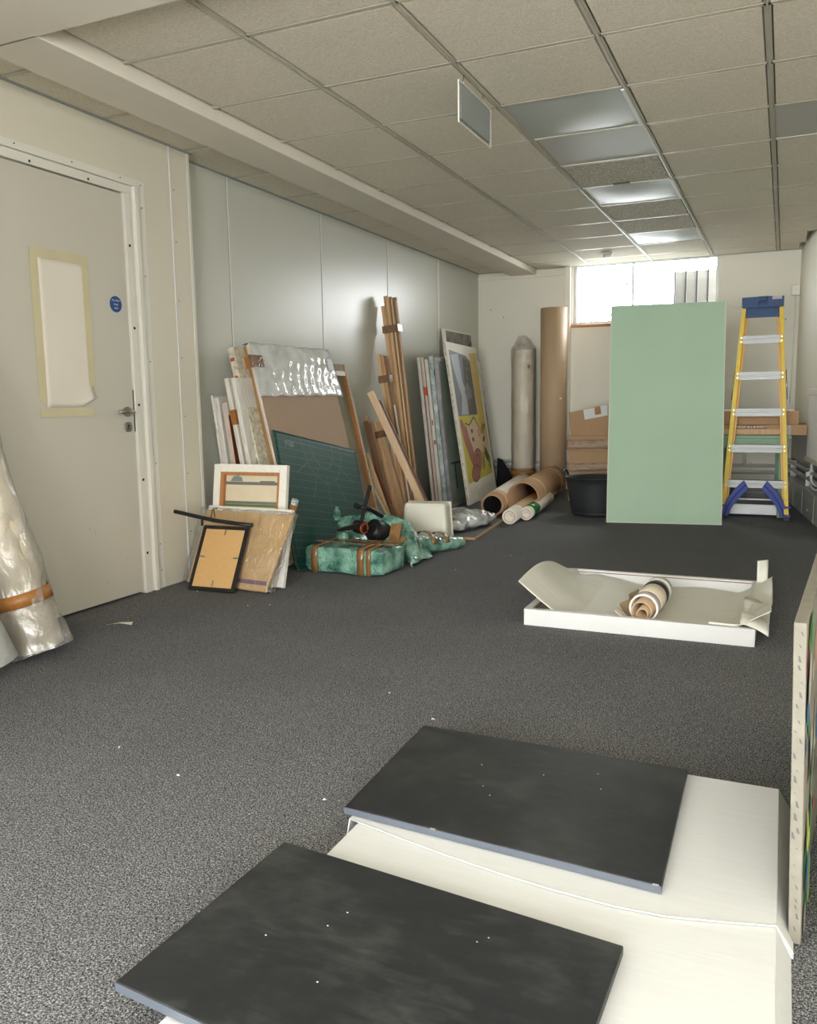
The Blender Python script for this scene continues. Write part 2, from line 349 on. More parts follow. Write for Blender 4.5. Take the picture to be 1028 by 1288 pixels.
def dup(o, parent=None):
    c = o.copy(); COL.objects.link(c); c.parent = parent
    for ch in list(o.children): dup(ch, c)
    return c
bpy.context.view_layer.update()

# ================================================================= ROOM
CEIL = 2.43
SOF = 2.372
YF, YN = 9.3, -3.5
def wx(y): return .09+.12*(9.346-y)      # the right wall runs at a slight angle
WA = math.atan(.12)
struct(MB().box(-3.6, -3.8, -.08, 2.2, 9.5, 0).build('floor', 'carpet'))
struct(MB().box(-3.6, -3.8, 2.5, 2.2, 9.5, 2.6).build('ceiling_deck', 'soffit'))['label'] = 'structural slab above the tile grid'

# ceiling: tiles and bars are its parts
ceil = empty_struct('ceiling', (0, 0, 0))
XG = [-2.56, -1.96, -1.325, -.725, -.115, .485, 1.09]
def rowy(k): return 3.503+.6*k
meshes = {}
def tile(x0, x1, y0, y1, kind):
    key = (round(x1-x0, 3), round(y1-y0, 3), kind)
    if key not in meshes:
        a, b = (x1-x0)/2-.014, (y1-y0)/2-.014
        mb = MB()
        if kind == 'diffuser':
            nx = 9
            for i in range(1): mb.grid(nx, nx, lambda u, v: (-a+2*a*u, -b+2*b*v, .0-.02*math.sin(PI*u)*math.sin(PI*v)))
            o = mb.build('tile', 'diffuser', ceil)
        elif kind == 'flat': o = mb.box(-a, -b, 0, a, b, .012).build('tile', 'tile_grey', ceil)
        else:
            mb.hexa([(-a+.006, -b+.006, -.004), (a-.006, -b+.006, -.004), (a-.006, b-.006, -.004), (-a+.006, b-.006, -.004)],
                    [(-a, -b, .012), (a, -b, .012), (a, b, .012), (-a, b, .012)])
            o = mb.build('tile', 'tile_rough' if kind == 'rough' else 'tile', ceil)
        meshes[key] = o.data; bpy.data.objects.remove(o)
    o = bpy.data.objects.new('tile', meshes[key]); COL.objects.link(o); o.parent = ceil
    o.location = ((x0+x1)/2, (y0+y1)/2, CEIL+.002)
    if kind == 'diffuser': o.name = 'light_diffuser'; o['label'] = 'unlit translucent light diffuser panel'
    if kind == 'flat': o['label'] = 'smooth grey replacement tile'
    if kind == 'rough': o['label'] = 'coarser speckled tile'
    return o
special = {(2, 1): 'diffuser', (2, 2): 'flat', (2, 3): 'rough', (2, 4): 'diffuser', (2, 5): 'rough', (2, 6): 'rough', (2, 7): 'diffuser', (4, 2): 'flat'}
for c in range(len(XG)-1):
    for k in range(-2, 10):
        y0, y1 = rowy(k), min(rowy(k+1), 9.3)
        if y1 <= 2.46: continue
        y0 = max(y0, 2.44)
        if XG[c] > wx(y0)-.03: continue
        x1 = XG[c+1]
        if wx((y0+y1)/2) < XG[c+1]: x1 = wx(y1)-.002
        if x1-XG[c] < .08: continue
        tile(XG[c], x1, y0, y1, special.get((c, k), 'plain'))
for k in range(-1, 12):     # strip of tiles between the beam and the left wall
    y0 = 2.78+.605*(k-0); y1 = min(y0+.605, 9.3)
    if y0 > 9.25: continue
    y0 = max(y0, 2.44)
    tile(-3.25, -2.84, y0, y1, 'plain')
def long_bar(x, y0, y1):
    mb = MB(); mb.box(x-.0125, y0, CEIL-.003, x+.0125, y1, CEIL+.004); mb.box(x-.0035, y0, CEIL-.009, x+.0035, y1, CEIL-.003)
    return mb.build('main_bar', 'bar', ceil)
for x in XG[1:5]: long_bar(x, 2.44, 9.3 if wx(9.3) > x+.02 else 9.3)
long_bar(XG[5], 2.44, 6.0)
for k in range(-1, 10):
    y = rowy(k)
    mb = MB(); xe = wx(y)-.005
    mb.box(-2.57, y-.011, CEIL-.003, xe, y+.011, CEIL+.003)
    mb.build('cross_bar', 'bar', ceil)
for k in range(0, 11):
    y = 2.78+.605*k
    MB().box(-3.25, y-.011, CEIL-.002, -2.84, y+.011, CEIL+.003).build('cross_bar', 'bar', ceil)
# edge trims by the open tiles beside the diffusers
for k in (1, 4, 7):
    MB().box(-.745, rowy(k)+.02, CEIL-.010, -.728, rowy(k+1)-.02, CEIL-.003).build('diffuser_end_strip', 'white', ceil, label='bright white end strip of a diffuser')
MB().box(-1.10, rowy(4)-.045, CEIL-.008, -.99, rowy(4)-.012, CEIL-.001).build('vent_slot', 'black_dot', ceil, label='small black slot in a speckled tile')
# perimeter angle
mb = MB(); mb.box(-3.25, 4.05, CEIL-.006, -3.228, 9.3, CEIL+.002); mb.box(-3.15, 2.45, CEIL-.006, -3.128, 4.06, CEIL+.002)
mb.box(-3.25, 9.27, CEIL-.006, .1, 9.3, CEIL+.002)
mb.build('edge_angle', 'greyplate', ceil)
struct(MB().box(-2.855, 2.44, SOF, -2.57, 9.3, 2.5).build('trim_1', 'soffit', bevel=.004))['label'] = 'boxed beam along the ceiling'
struct(MB().box(-3.2, YN, SOF, 1.7, 2.45, 2.5).build('trim_2', 'soffit'))['label'] = 'lowered plaster soffit across the near end'

# left walls
wl = MB()
wl.box(-3.35, 4.03, 0, -3.25, 9.4, 2.5)
struct(wl.build('wall_left', 'panel'))
W1 = bpy.data.objects['wall_left']
for i, y in enumerate((4.53, 5.70, 6.87, 8.04)):
    mb = MB(); mb.box(-3.2505, y-.004, 0, -3.2495, y+.004, 2.43)
    mb.build('joint', 'greyplate', W1)
    MB().box(-3.251, y+.004, 0, -3.2465, y+(.014 if i < 3 else .05), 2.43).build('cover_strip', 'frame' if i < 3 else 'wall', W1)
wd = MB()       # door wall with its opening
wd.box(-3.30, .9, 0, -3.15, 2.44, 2.5); wd.box(-3.30, 3.56, 0, -3.15, 4.04, 2.5); wd.box(-3.30, 2.44, 2.14, -3.15, 3.56, 2.5)
struct(wd.build('wall_left_door', 'panel_near'))
WD = bpy.data.objects['wall_left_door']
MB().box(-3.151, 3.868, 0, -3.146, 3.878, 2.43).build('joint_strip', 'white', WD)
MB().box(-3.151, 4.020, 0, -3.147, 4.042, 2.43).build('corner_strip', 'frame', WD)
for z in (.28, .62, .95, 1.28, 1.6, 1.92, 2.2):
    MB().cyl((-3.151, 3.90, z), (-3.1485, 3.90, z), .0035, n=8).build('rivet', 'black_dot', WD)
struct(MB().box(-3.42, 2.3, 0, -3.36, 3.7, 2.5).box(-3.36, 2.3, 0, -3.3, 2.36, 2.5).box(-3.36, 3.64, 0, -3.3, 3.7, 2.5).build('wall_door_backing', 'wall'))  # unseen backing added behind the door to block sky light around the leaf
struct(MB().box(-3.3, YN, 0, -2.12, .95, 2.5).build('wall_left_return', 'wall'))
# far wall with the window opening
WX0, WX1, WZ0 = -2.16, -.66, 1.81
wf = MB(); wf.box(-3.35, 9.3, 0, WX0, 9.48, 2.5); wf.box(WX1, 9.3, 0, .4, 9.48, 2.5); wf.box(WX0, 9.3, 0, WX1, 9.48, WZ0); wf.box(WX0, 9.3, 2.44, WX1, 9.48, 2.5)
struct(wf.build('wall_far', 'wall'))
struct(MB().box(-2.235, 9.24, 0, -2.175, 9.3, 2.43).build('trim_3', 'wall', bevel=.003))['label'] = 'narrow boxed pipe chase beside the window'
struct(MB().box(-3.25, 9.275, 2.345, -2.235, 9.3, 2.375).build('trim_4', 'wall', bevel=.003))
struct(MB().box(-3.25, 9.285, 0, -.1, 9.3, .1).build('baseboard_far', 'wall', bevel=.003))
# right wall: slanted
def wall_poly(y0, y1, z0, z1, th=.15): return ([(wx(y0), y0, z0), (wx(y0)+th, y0, z0), (wx(y1)+th, y1, z0), (wx(y1), y1, z0)], [(wx(y0), y0, z1), (wx(y0)+th, y0, z1), (wx(y1)+th, y1, z1), (wx(y1), y1, z1)])
mb = MB()
for a_ in ((YN, -2.9, 0, 2.5), (-.1, 9.45, 0, 2.5), (-2.9, -.1, 0, .9), (-2.9, -.1, 2.3, 2.5)): mb.hexa(*wall_poly(*a_))
struct(mb.build('wall_right', 'wall'))
w3 = empty_struct('window_3', (wx(-1.5), -1.5, 0), WA)  # unseen window, added to throw more light onto the door
mb = MB()
for y in (-1.41, -.025, 1.36): mb.box(.04, y, .9, .09, y+.05, 2.3)
mb.box(.04, -1.41, .9, .09, 1.41, .95); mb.box(.04, -1.41, 2.25, .09, 1.41, 2.3); mb.build('window_frame', 'white', w3)
for y in (-1.36, .025): MB().box(.06, y, .95, .065, y+1.335, 2.25).build('pane', 'glass', w3)
# near wall behind the camera with its window
wn = MB(); NX0, NX1, NZ0, NZ1 = -2.05, 1.45, .1, 2.36
wn.box(-3.3, YN-.15, 0, NX0, YN, 2.5); wn.box(NX1, YN-.15, 0, 2.0, YN, 2.5); wn.box(NX0, YN-.15, 0, NX1, YN, NZ0); wn.box(NX0, YN-.15, NZ1, NX1, YN, 2.5)
struct(wn.build('wall_near', 'wall'))
w2 = empty_struct('window_2', (0, 0, 0))
mb = MB()
for x in (NX0, -.9, .25, NX1-.05): mb.box(x, YN-.1, NZ0, x+.05, YN-.05, NZ1)
for z in (NZ0, NZ1-.05): mb.box(NX0+.05, YN-.1, z, NX1-.05, YN-.05, z+.05)
mb.build('window_frame', 'white', w2)
for x in (NX0+.05, -.85, .30): MB().box(x, YN-.078, NZ0+.05, x+1.09, YN-.074, NZ1-.05).build('pane', 'glass', w2)
# far window
w1 = empty_struct('window_1', (0, 0, 0))
mb = MB(); mb.box(WX0, 9.34, WZ0, WX0+.035, 9.38, 2.44); mb.box(WX1-.03, 9.34, WZ0, WX1, 9.38, 2.44)
mb.box(WX0+.035, 9.34, WZ0, WX1-.03, 9.38, WZ0+.025); mb.box(WX0+.035, 9.34, 2.42, WX1-.03, 9.38, 2.44); mb.box(-1.535, 9.34, WZ0+.025, -1.515, 9.38, 2.42)
mb.build('window_frame', 'white', w1)
MB().box(WX0+.035, 9.358, WZ0+.025, -1.535, 9.362, 2.42).build('pane', 'glass', w1)
MB().box(-1.515, 9.358, WZ0+.025, WX1-.03, 9.362, 2.42).build('pane', 'glass', w1)
MB().box(-1.60, 9.335, 2.2, -1.57, 9.345, 2.215).build('window_catch', 'steel', w1)
MB().box(WX0-.02, 9.27, WZ0-.035, WX1, 9.34, WZ0).build('window_sill', 'tanpipe', w1, bevel=.012)
# white slatted shutter and small railing outside
o = thing('louvre_panel', 'vertical-slatted shutter outside the right half of the far window', 'shutter', (-1.15, 9.75, 1.70))
for k in range(4):
    MB().hexa([(.016+k*.115, 0, .0), (.113+k*.115, .008, .0), (.113+k*.115, .03, .0), (.016+k*.115, .012, .0)], [(.016+k*.115, 0, .655), (.113+k*.115, .008, .655), (.113+k*.115, .03, .655), (.016+k*.115, .012, .655)]).build('slat', 'shutter', o)
for k in range(5): MB().box(-.002+k*.115, -.004, 0, .014+k*.115, .03, .66).build('upright', 'black_dot', o)
MB().box(-.002, -.004, .66, .474, .03, .685).build('rail', 'greyplate', o)
o = thing('railing', 'low white railing outside the lower left of the far window', 'railing', (-2.3, 9.8, 1.70))
for k in range(5): MB().box(.1+k*.13, 0, 0, .115+k*.13, .015, .23).build('baluster', 'white', o)
MB().box(.05, -.002, .23, .8, .02, .25).build('top_rail', 'white', o)

struct(MB().box(-4.5, 9.48, 1.55, 2.5, 16, 1.70).build('ground_outside', 'greyplate'))['label'] = 'paved ground outside the high far window'
# ---------------------------------------------------------------- door
d1 = empty_struct('door_1', (-3.15, 2.50, 0))      # local: x into the room, y along the wall
MB().box(-.045, .01, .012, -.002, .985, 2.095).build('door_leaf', 'doorleaf', d1, bevel=.002)
fr = MB()
fr.box(-.06, .99, 0, .012, 1.035, 2.10); fr.box(-.06, -.045, 0, .012, 0, 2.10); fr.box(-.06, -.045, 2.10, .012, 1.035, 2.125)
fr.build('door_stop', 'frame', d1, bevel=.002)
fr = MB()
fr.box(-.05, 1.035, 0, .004, 1.062, 2.125); fr.box(0, 1.062, 0, .022, 1.088, 2.145); fr.box(0, 1.088, 0, .004, 1.155, 2.185)
fr.box(0, -.05, 2.125, .004, 1.062, 2.143); fr.box(0, -.05, 2.145, .02, 1.088, 2.155); fr.box(0, -.05, 2.155, .004, 1.088, 2.185)
fr.box(0, -.15, 0, .004, -.045, 2.185)
fr.build('door_frame', 'frame', d1, bevel=.0015)
for z in (.22, .62, 1.02, 1.42, 1.84): MB().cyl((.0115, 1.013, z), (.0135, 1.013, z), .0075, n=12).build('screw_cap', 'black_dot', d1)
for z in (.1, .25, .7, 1.25, 1.7, 2.05, 2.165): MB().cyl((.0035, 1.128, z), (.0055, 1.128, z), .0035, n=8).build('rivet', 'black_dot', d1)
for y in (.33, .66, .98): MB().cyl((.0035, y, 2.172), (.0055, y, 2.172), .0035, n=8).build('rivet', 'black_dot', d1)
for y in (.4, .75): MB().cyl((.0115, y, 2.113), (.0135, y, 2.113), .006, n=8).build('screw_cap', 'black_dot', d1)
hd = MB(); hd.cyl((-.003, .935, .985), (.006, .935, .985), .026, n=24)
ho = hd.build('handle_rose', 'steel', d1)
MB().path([(.005, .935, .985), (.045, .935, .985), (.055, .925, .985), (.056, .815, .985)], .0095, 12).build('door_handle', 'steel', ho)
MB().cyl((-.003, .935, .905), (.005, .935, .905), .026, n=24).build('lock_rose', 'steel', d1)
mb = MB(); mb.cyl((.005, .935, .912), (.0062, .935, .912), .006, n=10); mb.box(.005, .932, .893, .0062, .938, .908)
mb.build('keyhole', 'black_dot', d1)
MB().box(-.003, .987, .88, .0005, .9905, 1.1).build('lock_plate', 'black_dot', d1)
# faint scuffs
for y, z, l in ((.62, .42, .03), (.655, .40, .035), (.86, .22, .02), (.72, .12, .02)):
    MB().beam((-.0016, y, z), (-.0016, y+.012, z-l), .0016, .0008, up=(1, 0, 0)).build('scuff', 'greyplate', d1)

def text_mesh(body, size, m, parent, loc, rot, name='lettering'):
    cu = bpy.data.curves.new(name, 'FONT'); cu.body = body; cu.size = size; cu.align_x = 'CENTER'; cu.align_y = 'CENTER'; cu.extrude = .0003; cu.resolution_u = 3
    to = bpy.data.objects.new(name+'_tmp', cu); COL.objects.link(to); bpy.context.view_layer.update()
    me = bpy.data.meshes.new_from_object(to.evaluated_get(bpy.context.evaluated_depsgraph_get())); bpy.data.objects.remove(to)
    me.materials.clear(); me.materials.append(M[m]); me.name = name
    o = bpy.data.objects.new(name, me); COL.objects.link(o); o.parent = parent; o.location = loc; o.rotation_euler = rot; return o
M['sign_blue'] = flat('sign_blue', (24, 70, 130), .4)
sg = thing('safety_sign', 'small round blue fire door sign on the grey door', 'sign', (-3.152, 3.40, 1.533), 90, 0)
MB().cyl((0, 0, 0), (0, -.003, 0), .041, n=36).build('disc', 'sign_blue', sg)
for i, (tx, sz) in enumerate((('Fire door', .0145), ('keep', .0145), ('shut', .0145))):
    text_mesh(tx, sz, 'white', sg, (0, -.0034, .019-.019*i), (R(90), 0, 0))
pp = thing('paper_sheet', 'blank sheet of paper taped over the glass of the grey door with masking tape', 'paper', (-3.152, 2.87, .97), 90, 0)
MB().grid(12, 24, lambda u, v: (.045+.29*u, -.002-(.022*max(0, (u-.6)/.4)*max(0, (.16-v)/.16)), .045+.69*v+(0.045*max(0, (u-.72)/.28)*max(0, (.1-v)/.1)))).build('sheet', 'paper', pp, solid=.0008)
tp = [(.0, .07, .045, .745, 90), (.31, .12, .352, .745, 90), (.0, .73, .352, .775, 0), (.0, .0, .33, .04, 0)]
for x0, z0, x1, z1, q_ in tp: MB().box(x0, -.0045-(.0012 if q_ == 0 else 0), z0, x1, -.0028-(.0012 if q_ == 0 else 0), z1).build('tape_strip', 'masking', pp)

# ---------------------------------------------------------------- trunking, pipes, radiator, cables
rw = empty_struct('trim_5', (wx(7.0), 7.0, 0), -(-WA) * 1)
rw.rotation_euler = (0, 0, WA)        # local y runs along the right wall, -x into the room
rw['label'] = 'deep grey trunking along the foot of the right wall'
MB().box(-.09, -3.0, 0, -.001, 2.32, .23).build('trunking', 'trunk', rw, bevel=.003)
M['clad'] = mat('dark_grey_lower_wall', s(112, 114, 116), .35, var=.06, vs=3)
MB().box(-.012, .70, .23, -.001, 2.30, .74).build('wall_cladding', 'clad', rw, label='dark grey sheet over the lower right wall')  # thin dark grey sheet set on the lower part of the wall
for y in (1.95, 1.45, .9, .3): MB().box(-.0925, y, 0, -.0895, y+.006, .23).build('trunking_joint', 'greyplate', rw)
for y, z in ((1.75, .06), (1.2, .06), (.6, .07), (1.75, .17), (.9, .17)): MB().cyl((-.093, y, z), (-.0895, y, z), .008, n=8).build('screw', 'white', rw)
pi_ = thing('heating_pipes', 'pair of grey heating pipes with clips above the trunking by the table', 'pipe', (wx(7.0), 7.0, 0))
pi_.rotation_euler = (0, 0, WA)
for z, r in ((.30, .018), (.365, .018)): MB().cyl((-.045, -1.2, z), (-.045, 2.3, z), r, n=12).build('pipe', 'trunk', pi_)
for y in (1.9, .95): MB().box(-.062, y, .235, -.002, y+.02, .385).build('pipe_clip', 'white', pi_)
fp = thing('heating_pipes', 'pair of painted heating pipes along the foot of the far wall', 'pipe', (0, 0, 0))
for z, r in ((.30, .017), (.235, .02)): MB().cyl((-3.24, 9.25, z), (-.02, 9.25, z), r, n=12).build('pipe', 'pipe', fp)
MB().path([(-.35, 9.25, .3), (-.35, 9.25, .42)], .015, 10).build('valve', 'pipe', fp)
for x in (-2.9, -2.0, -1.1, -.3): MB().box(x, 9.262, .2, x+.02, 9.3, .33).build('pipe_clip', 'pipe', fp)

rad = thing('radiator', 'white ribbed radiator on the right wall at the picture edge', 'radiator', (wx(6.6), 6.6, 0))
rad.rotation_euler = (0, 0, WA)
mb = MB()
L0, L1 = -1.5, 1.13
nr = 66; pts = [(-.03, L0)]
for i in range(nr+1):
    y = L0+(L1-L0)*i/nr; pts.append((-.105 if i % 2 else -.092, y))
pts.append((-.03, L1)); mb.prism(pts, 2, .50, 1.01); mb.build('ribbed_panel', 'white', rad)
mb = MB(); mb.box(-.11, L0, 1.01, -.028, L1, 1.06); mb.build('top_grille', 'offwhite', rad, bevel=.004)
mb = MB(); mb.box(-.112, L0, .47, -.028, L1, .51); mb.build('bottom_rail', 'offwhite', rad, bevel=.004)
for y in (L0+.1, L1-.2): MB().box(-.03, y, .5, -.003, y+.03, .9).build('bracket', 'white', rad)
MB().path([(-.065, L1-.06, .49), (-.065, L1-.06, .33), (-.06, L1-.08, .30), (-.05, L1-.25, .29)], .012, 10).build('inlet_pipe', 'white', rad)
mb = MB(); mb.cyl((-.065, L1-.06, .35), (-.065, L1-.06, .40), .02, n=12); mb.cyl((-.065, L1-.06, .37), (-.10, L1-.12, .37), .016, n=12); mb.build('valve', 'white', rad)
cbl = tag(MB().path([(wx(y)-.05-.03*math.sin(y*11), y, .245+.04*abs(math.sin(y*8))) for y in [7.6-.05*i for i in range(26)]], .006, 6).build('cable', 'cable'), 'loose tangled white cable lying on the trunking below the radiator', 'cable')
jb = thing('junction_box', 'small cream junction box high in the far right corner', 'junction box', (.06, 9.22, 1.98))
MB().box(-.04, 0, 0, .04, .075, .1).build('box', 'cream', jb, bevel=.006)
MB().path([(.0, .06, 0), (.0, .062, -.5), (-.01, .062, -1.05)], .005, 6).build('cable', 'cable', jb)
for x, z in ((-.02, 1.76), (-.03, .93), (-2.95, 1.93), (-3.1, 2.02)):
    MB().cyl((x, 9.301, z), (x, 9.297, z), .006, n=8).build('screw_hole', 'black_dot', bpy.data.objects['wall_far'])

# ---------------------------------------------------------------- ceiling-hung things
sn = thing('hanging_sign', 'blank grey sign panel in a clear frame hanging from the ceiling bars', 'sign', (-1.33, 3.56, 2.21), 90, 0)
MB().prism([(0, 0), (.43, 0), (.43, .17), (0, .17)], 1, -.002, .002).build('clear_frame', M['film'], sn)
mb = MB()
for a_, b_ in (((0, 0), (.43, 0)), ((.43, 0), (.43, .17)), ((.43, .17), (0, .17)), ((0, .17), (0, 0))): mb.beam((a_[0], 0, a_[1]), (b_[0], 0, b_[1]), .006, .006)
mb.build('rim', 'offwhite', sn)
MB().box(.022, -.0035, .018, .408, .0035, .158).build('sign_plate', 'greyplate', sn)
for x in (.07, .33):
    mb = MB(); mb.path([(x, 0, .17), (x, .004, .19), (x, 0, .218)], .003, 8); mb.box(x-.008, -.006, .212, x+.008, .006, .219); mb.build('hanger_clip', 'steel', sn)
dt = thing('smoke_detector', 'small white detector on the ceiling near the far window', 'detector', (-1.65, 8.55, CEIL-.007))
MB().cyl((0, 0, 0), (0, 0, -.02), .05, n=24).build('base', 'white', dt)
MB().cyl((0, 0, -.02), (0, 0, -.05), .042, .036, n=24).build('head', 'white', dt)

# ================================================================= LEANING SLABS
def slab(name, label, cat, P, th, ph, w_, h_, t_, group=None):
    """thing whose front-bottom-left corner is P; t_ grows backwards; lifted so that the back edge rests on the floor"""
    return thing(name, label, cat, (P[0], P[1], 0), th, ph, group, lift=t_*math.sin(R(ph))+.001)

def canvas_box(o, w_, h_, t_, m='canvas', edge='canvas', bevel=.004):
    mb = MB(); mb.box(0, 0, 0, w_, t_, h_); return mb.build('canvas', [m], o, bevel=bevel)

# --- wrapped canvases left of the big panel (near edges face the camera)
gW = 'film-wrapped canvases stacked against the left wall'
o = slab('wrapped_canvas', 'white wrapped canvas at the very back left of the stack against the wall', 'canvas', (-3.02, 4.22), 90, 7.2, .45, 1.06, .05, gW)
canvas_box(o, .45, 1.06, .036, 'pad'); MB().box(-.006, .036, -.0, .456, .05, 1.075).build('film_edge', 'pad', o, bevel=.005)
MB().path([(-.012, .03, .98-.02*i+.0) for i in range(8)], [.004, .012, .008, .014, .008, .013, .008, .004], 8).build('film_ruffle', 'pad', o)
o = slab('wrapped_canvas', 'short cream wrapped canvas, second from the wall in the left stack', 'canvas', (-2.955, 4.22), 90, 7.5, .45, 1.03, .04, gW)
canvas_box(o, .45, 1.03, .04, 'pad_pink'); MB().box(-.003, -.003, .45, .1, .0, .95).build('brown_strip', 'redbrown', o)
o = slab('wrapped_canvas', 'taller wrapped canvas with brown tape, third from the wall in the left stack', 'canvas', (-2.868, 4.22), 90, 10, .45, 1.185, .03, gW)
canvas_box(o, .45, 1.185, .03, 'pad'); MB().box(-.002, -.002, .9, .09, .031, .99).build('tape', 'tape', o)
o = slab('wrapped_canvas', 'tall shiny wrapped canvas, fourth from the wall in the left stack', 'canvas', (-2.826, 4.23), 90, 10, .45, 1.185, .03, gW)
canvas_box(o, .45, 1.185, .03, 'pad')
# --- painted canvas e
o = slab('painted_canvas', 'tall canvas edge with paint smears just left of the silver-wrapped board', 'canvas', (-2.775, 4.30), 90, 12.9, .45, 1.385, .045)
canvas_box(o, .45, 1.385, .045, 'paint_edge')
M['smear_green'] = flat('green_paint', (60, 110, 80)); M['smear_red'] = flat('red_paint', (170, 80, 60))
for i in range(18):
    z = random.uniform(.1, 1.33); mb = MB(); mb.box(-.0022, .006+random.random()*.02, z, -.0002, .016+random.random()*.024, z+random.uniform(.01, .05)); mb.build('paint_smear', 'smear_green' if z < .9 else 'smear_red', o)
# --- canvas g (back outwards) behind the silver panel
o = slab('stretched_canvas', 'large grey canvas with a wooden edge, right of the silver-wrapped board', 'canvas', (-2.83, 4.9), 90, 12.8, .90, 1.325, .035)
MB().box(0, .028, 0, .9, .035, 1.325).build('canvas', 'canvas_old', o)
fm = MB(); fm.box(.876, 0, 0, .893, .028, 1.325); o2 = fm.build('stretcher_bar', 'stretcher', o)
MB().box(.0, 0, 1.27, .865, .028, 1.325).build('stretcher_bar', 'oldwood', o)
MB().box(.0, 0, .0, .865, .028, .05).build('stretcher_bar', 'oldwood', o)
MB().box(.893, -.002, 0, .908, .037, 1.33).build('canvas_fold', 'paint_edge', o)
MB().box(.70, -.003, 1.235, .87, .0, 1.27).build('folded_edge', 'offwhite', o)
# --- silver wrapped hardboard panel f
o = slab('wrapped_board', 'large brown board with silver bubble wrap over its top, leaning on the left wall', 'board', (-2.72, 4.41), 90, 13.3, 1.0, 1.41, .045)
MB().box(.0, 0, 0, .98, .014, 1.405).build('board', 'hardboard', o)
MB().box(0, .014, 0, .02, .045, 1.405).build('wooden_side', 'oldwood', o)
MB().box(0.001, .016, 0, .975, .044, 1.40).build('core', 'kraft', o)
MB().box(-.012, -.004, 0, -.001, .016, 1.405).build('film_edge', 'pad_pink', o, bevel=.004)
def wrapf(u, v):
    x = -.016+1.0*u+(.07*(1-v) if u > .9 else 0)*((u-.9)/.1)
    return (x, -.008-.0009*math.sin(u*67+math.sin(v*6)*2)-.0008*math.sin(v*23+u*9)+.0012*noise.noise(Vector((u*40, v*16, 0))), 1.075+.34*v+.004*math.sin(u*30))
MB().grid(70, 26, wrapf).build('bubble_wrap', 'bub_silver', o, solid=.003)
MB().grid(60, 6, lambda u, v: (-.016+1.0*u, -.006+.06*v, 1.414+.006*math.sin(u*40))).build('bubble_wrap', 'bub_silver', o, solid=.003)
MB().box(-.06, -.019, 1.26, .09, -.0165, 1.335).build('tape', 'tape_dark', o); MB().box(.91, -.018, 1.26, .985, -.015, 1.345).build('tape', 'duct', o)
MB().box(-.0185, -.02, 1.26, -.014, .055, 1.335).build('tape', 'tape', o)
# --- cutting mat: a big flexible sheet whose lower right edge slides out on the floor
T0 = Vector((-2.902, 4.42, .853)); T1 = Vector((-2.862, 5.44, .664)); DN = Vector((.24, -.15, -.845)).normalized(); LN = .90
def matf(u, v):
    p = T0.lerp(T1, u); l = LN*v
    zt = (p.z-.012)/-DN.z
    q = p+DN*min(l, zt)
    if l > zt: q += Vector((.9, -.3, 0)).normalized()*(l-zt); q.z = .006
    return q
og = tag(MB().grid(30, 40, matf, uvfn=lambda u, v: (u*1.04, v*LN)).build('cutting_mat', 'cutmat', solid=.003, fix=False), 'large dark green cutting mat with a printed white grid, leaning askew against the brown board', 'cutting mat')
# printed numerals on the mat
tm = text_mesh('9160', .05, 'greyplate', og, (0, 0, 0), (0, 0, 0), 'print')
zax = DN.cross((T1-T0).normalized()).normalized(); xax = (T1-T0).normalized(); yax = -DN
if zax.x < 0: zax = -zax
tm.matrix_world = Matrix(((xax.x, yax.x, zax.x, 0), (xax.y, yax.y, zax.y, 0), (xax.z, yax.z, zax.z, 0), (0, 0, 0, 1)))
tm.location = T0+xax*.16+DN*.075+zax*.004

# --- small group by the door corner
o = slab('stretched_canvas', 'white-edged canvas back with pine stretcher and grey-green stripes, beside the door', 'canvas', (-3.072, 3.95), 3.5, 9.3, .489, .666, .035)
W_, H_, T_ = .489, .666, .035
mb = MB(); mb.box(0, 0, 0, .045, T_, H_); mb.box(W_-.045, 0, 0, W_, T_, H_); mb.box(.045, 0, H_-.045, W_-.045, T_, H_); mb.box(.045, 0, 0, W_-.045, T_, .045)
mb.build('folded_canvas', 'canvas', o, bevel=.004)
mb = MB(); mb.box(.045, .004, .045, .07, T_, H_-.045); mb.box(W_-.062, .004, .045, W_-.045, T_, H_-.045); mb.box(.07, .004, H_-.062, W_-.062, T_, H_-.045); mb.box(.07, .004, .045, W_-.062, T_, .07)
mb.build('stretcher_bar', 'stretcher', o)
MB().box(.07, .028, .07, W_-.062, .034, H_-.062).build('canvas', 'canvas_raw', o)
M['p_grey'] = flat('grey_paint', (110, 112, 104)); M['p_green'] = flat('green_stripe', (96, 120, 72)); M['p_hill'] = flat('blue_grey_paint', (120, 134, 130))
mb = MB(); mb.cur = 0; mb.box(.07, .0272, .548, W_-.062, .0279, .566); mb.box(.3, .0272, .566, W_-.09, .0279, .573); mb.box(.07, .0272, .435, W_-.062, .0279, .452)
mb.cur = 1; mb.box(.07, .0272, .42, W_-.062, .0279, .434); mb.box(.07, .0272, .345, W_-.062, .0279, .353)
mb.cur = 2; mb.prism([(.10, .568), (.185, .568), (.175, .592), (.15, .602), (.12, .598)], 1, .0272, .0279)
mb.build('paint_stripe', ['p_grey', 'p_green', 'p_hill'], o)
o = slab('stretched_canvas', 'plain white canvas directly behind the brown paper packet by the door', 'canvas', (-3.07, 3.852), -2.7, 15.5, .589, .436, .03)
canvas_box(o, .589, .436, .03)
# small wrapped roll behind
o = thing('wrapped_roll', 'short clear-wrapped roll with brown tape poking up beside the white canvas edge', 'roll', (-2.74, 4.13, 0))
MB().cyl((0, 0, 0.002), (.165, 0.01, .46), .021, n=14).build('roll', 'bub_clear', o); MB().cyl((.13, .008, .362), (.155, .0094, .43), .0225, n=14).build('tape', 'tape', o)
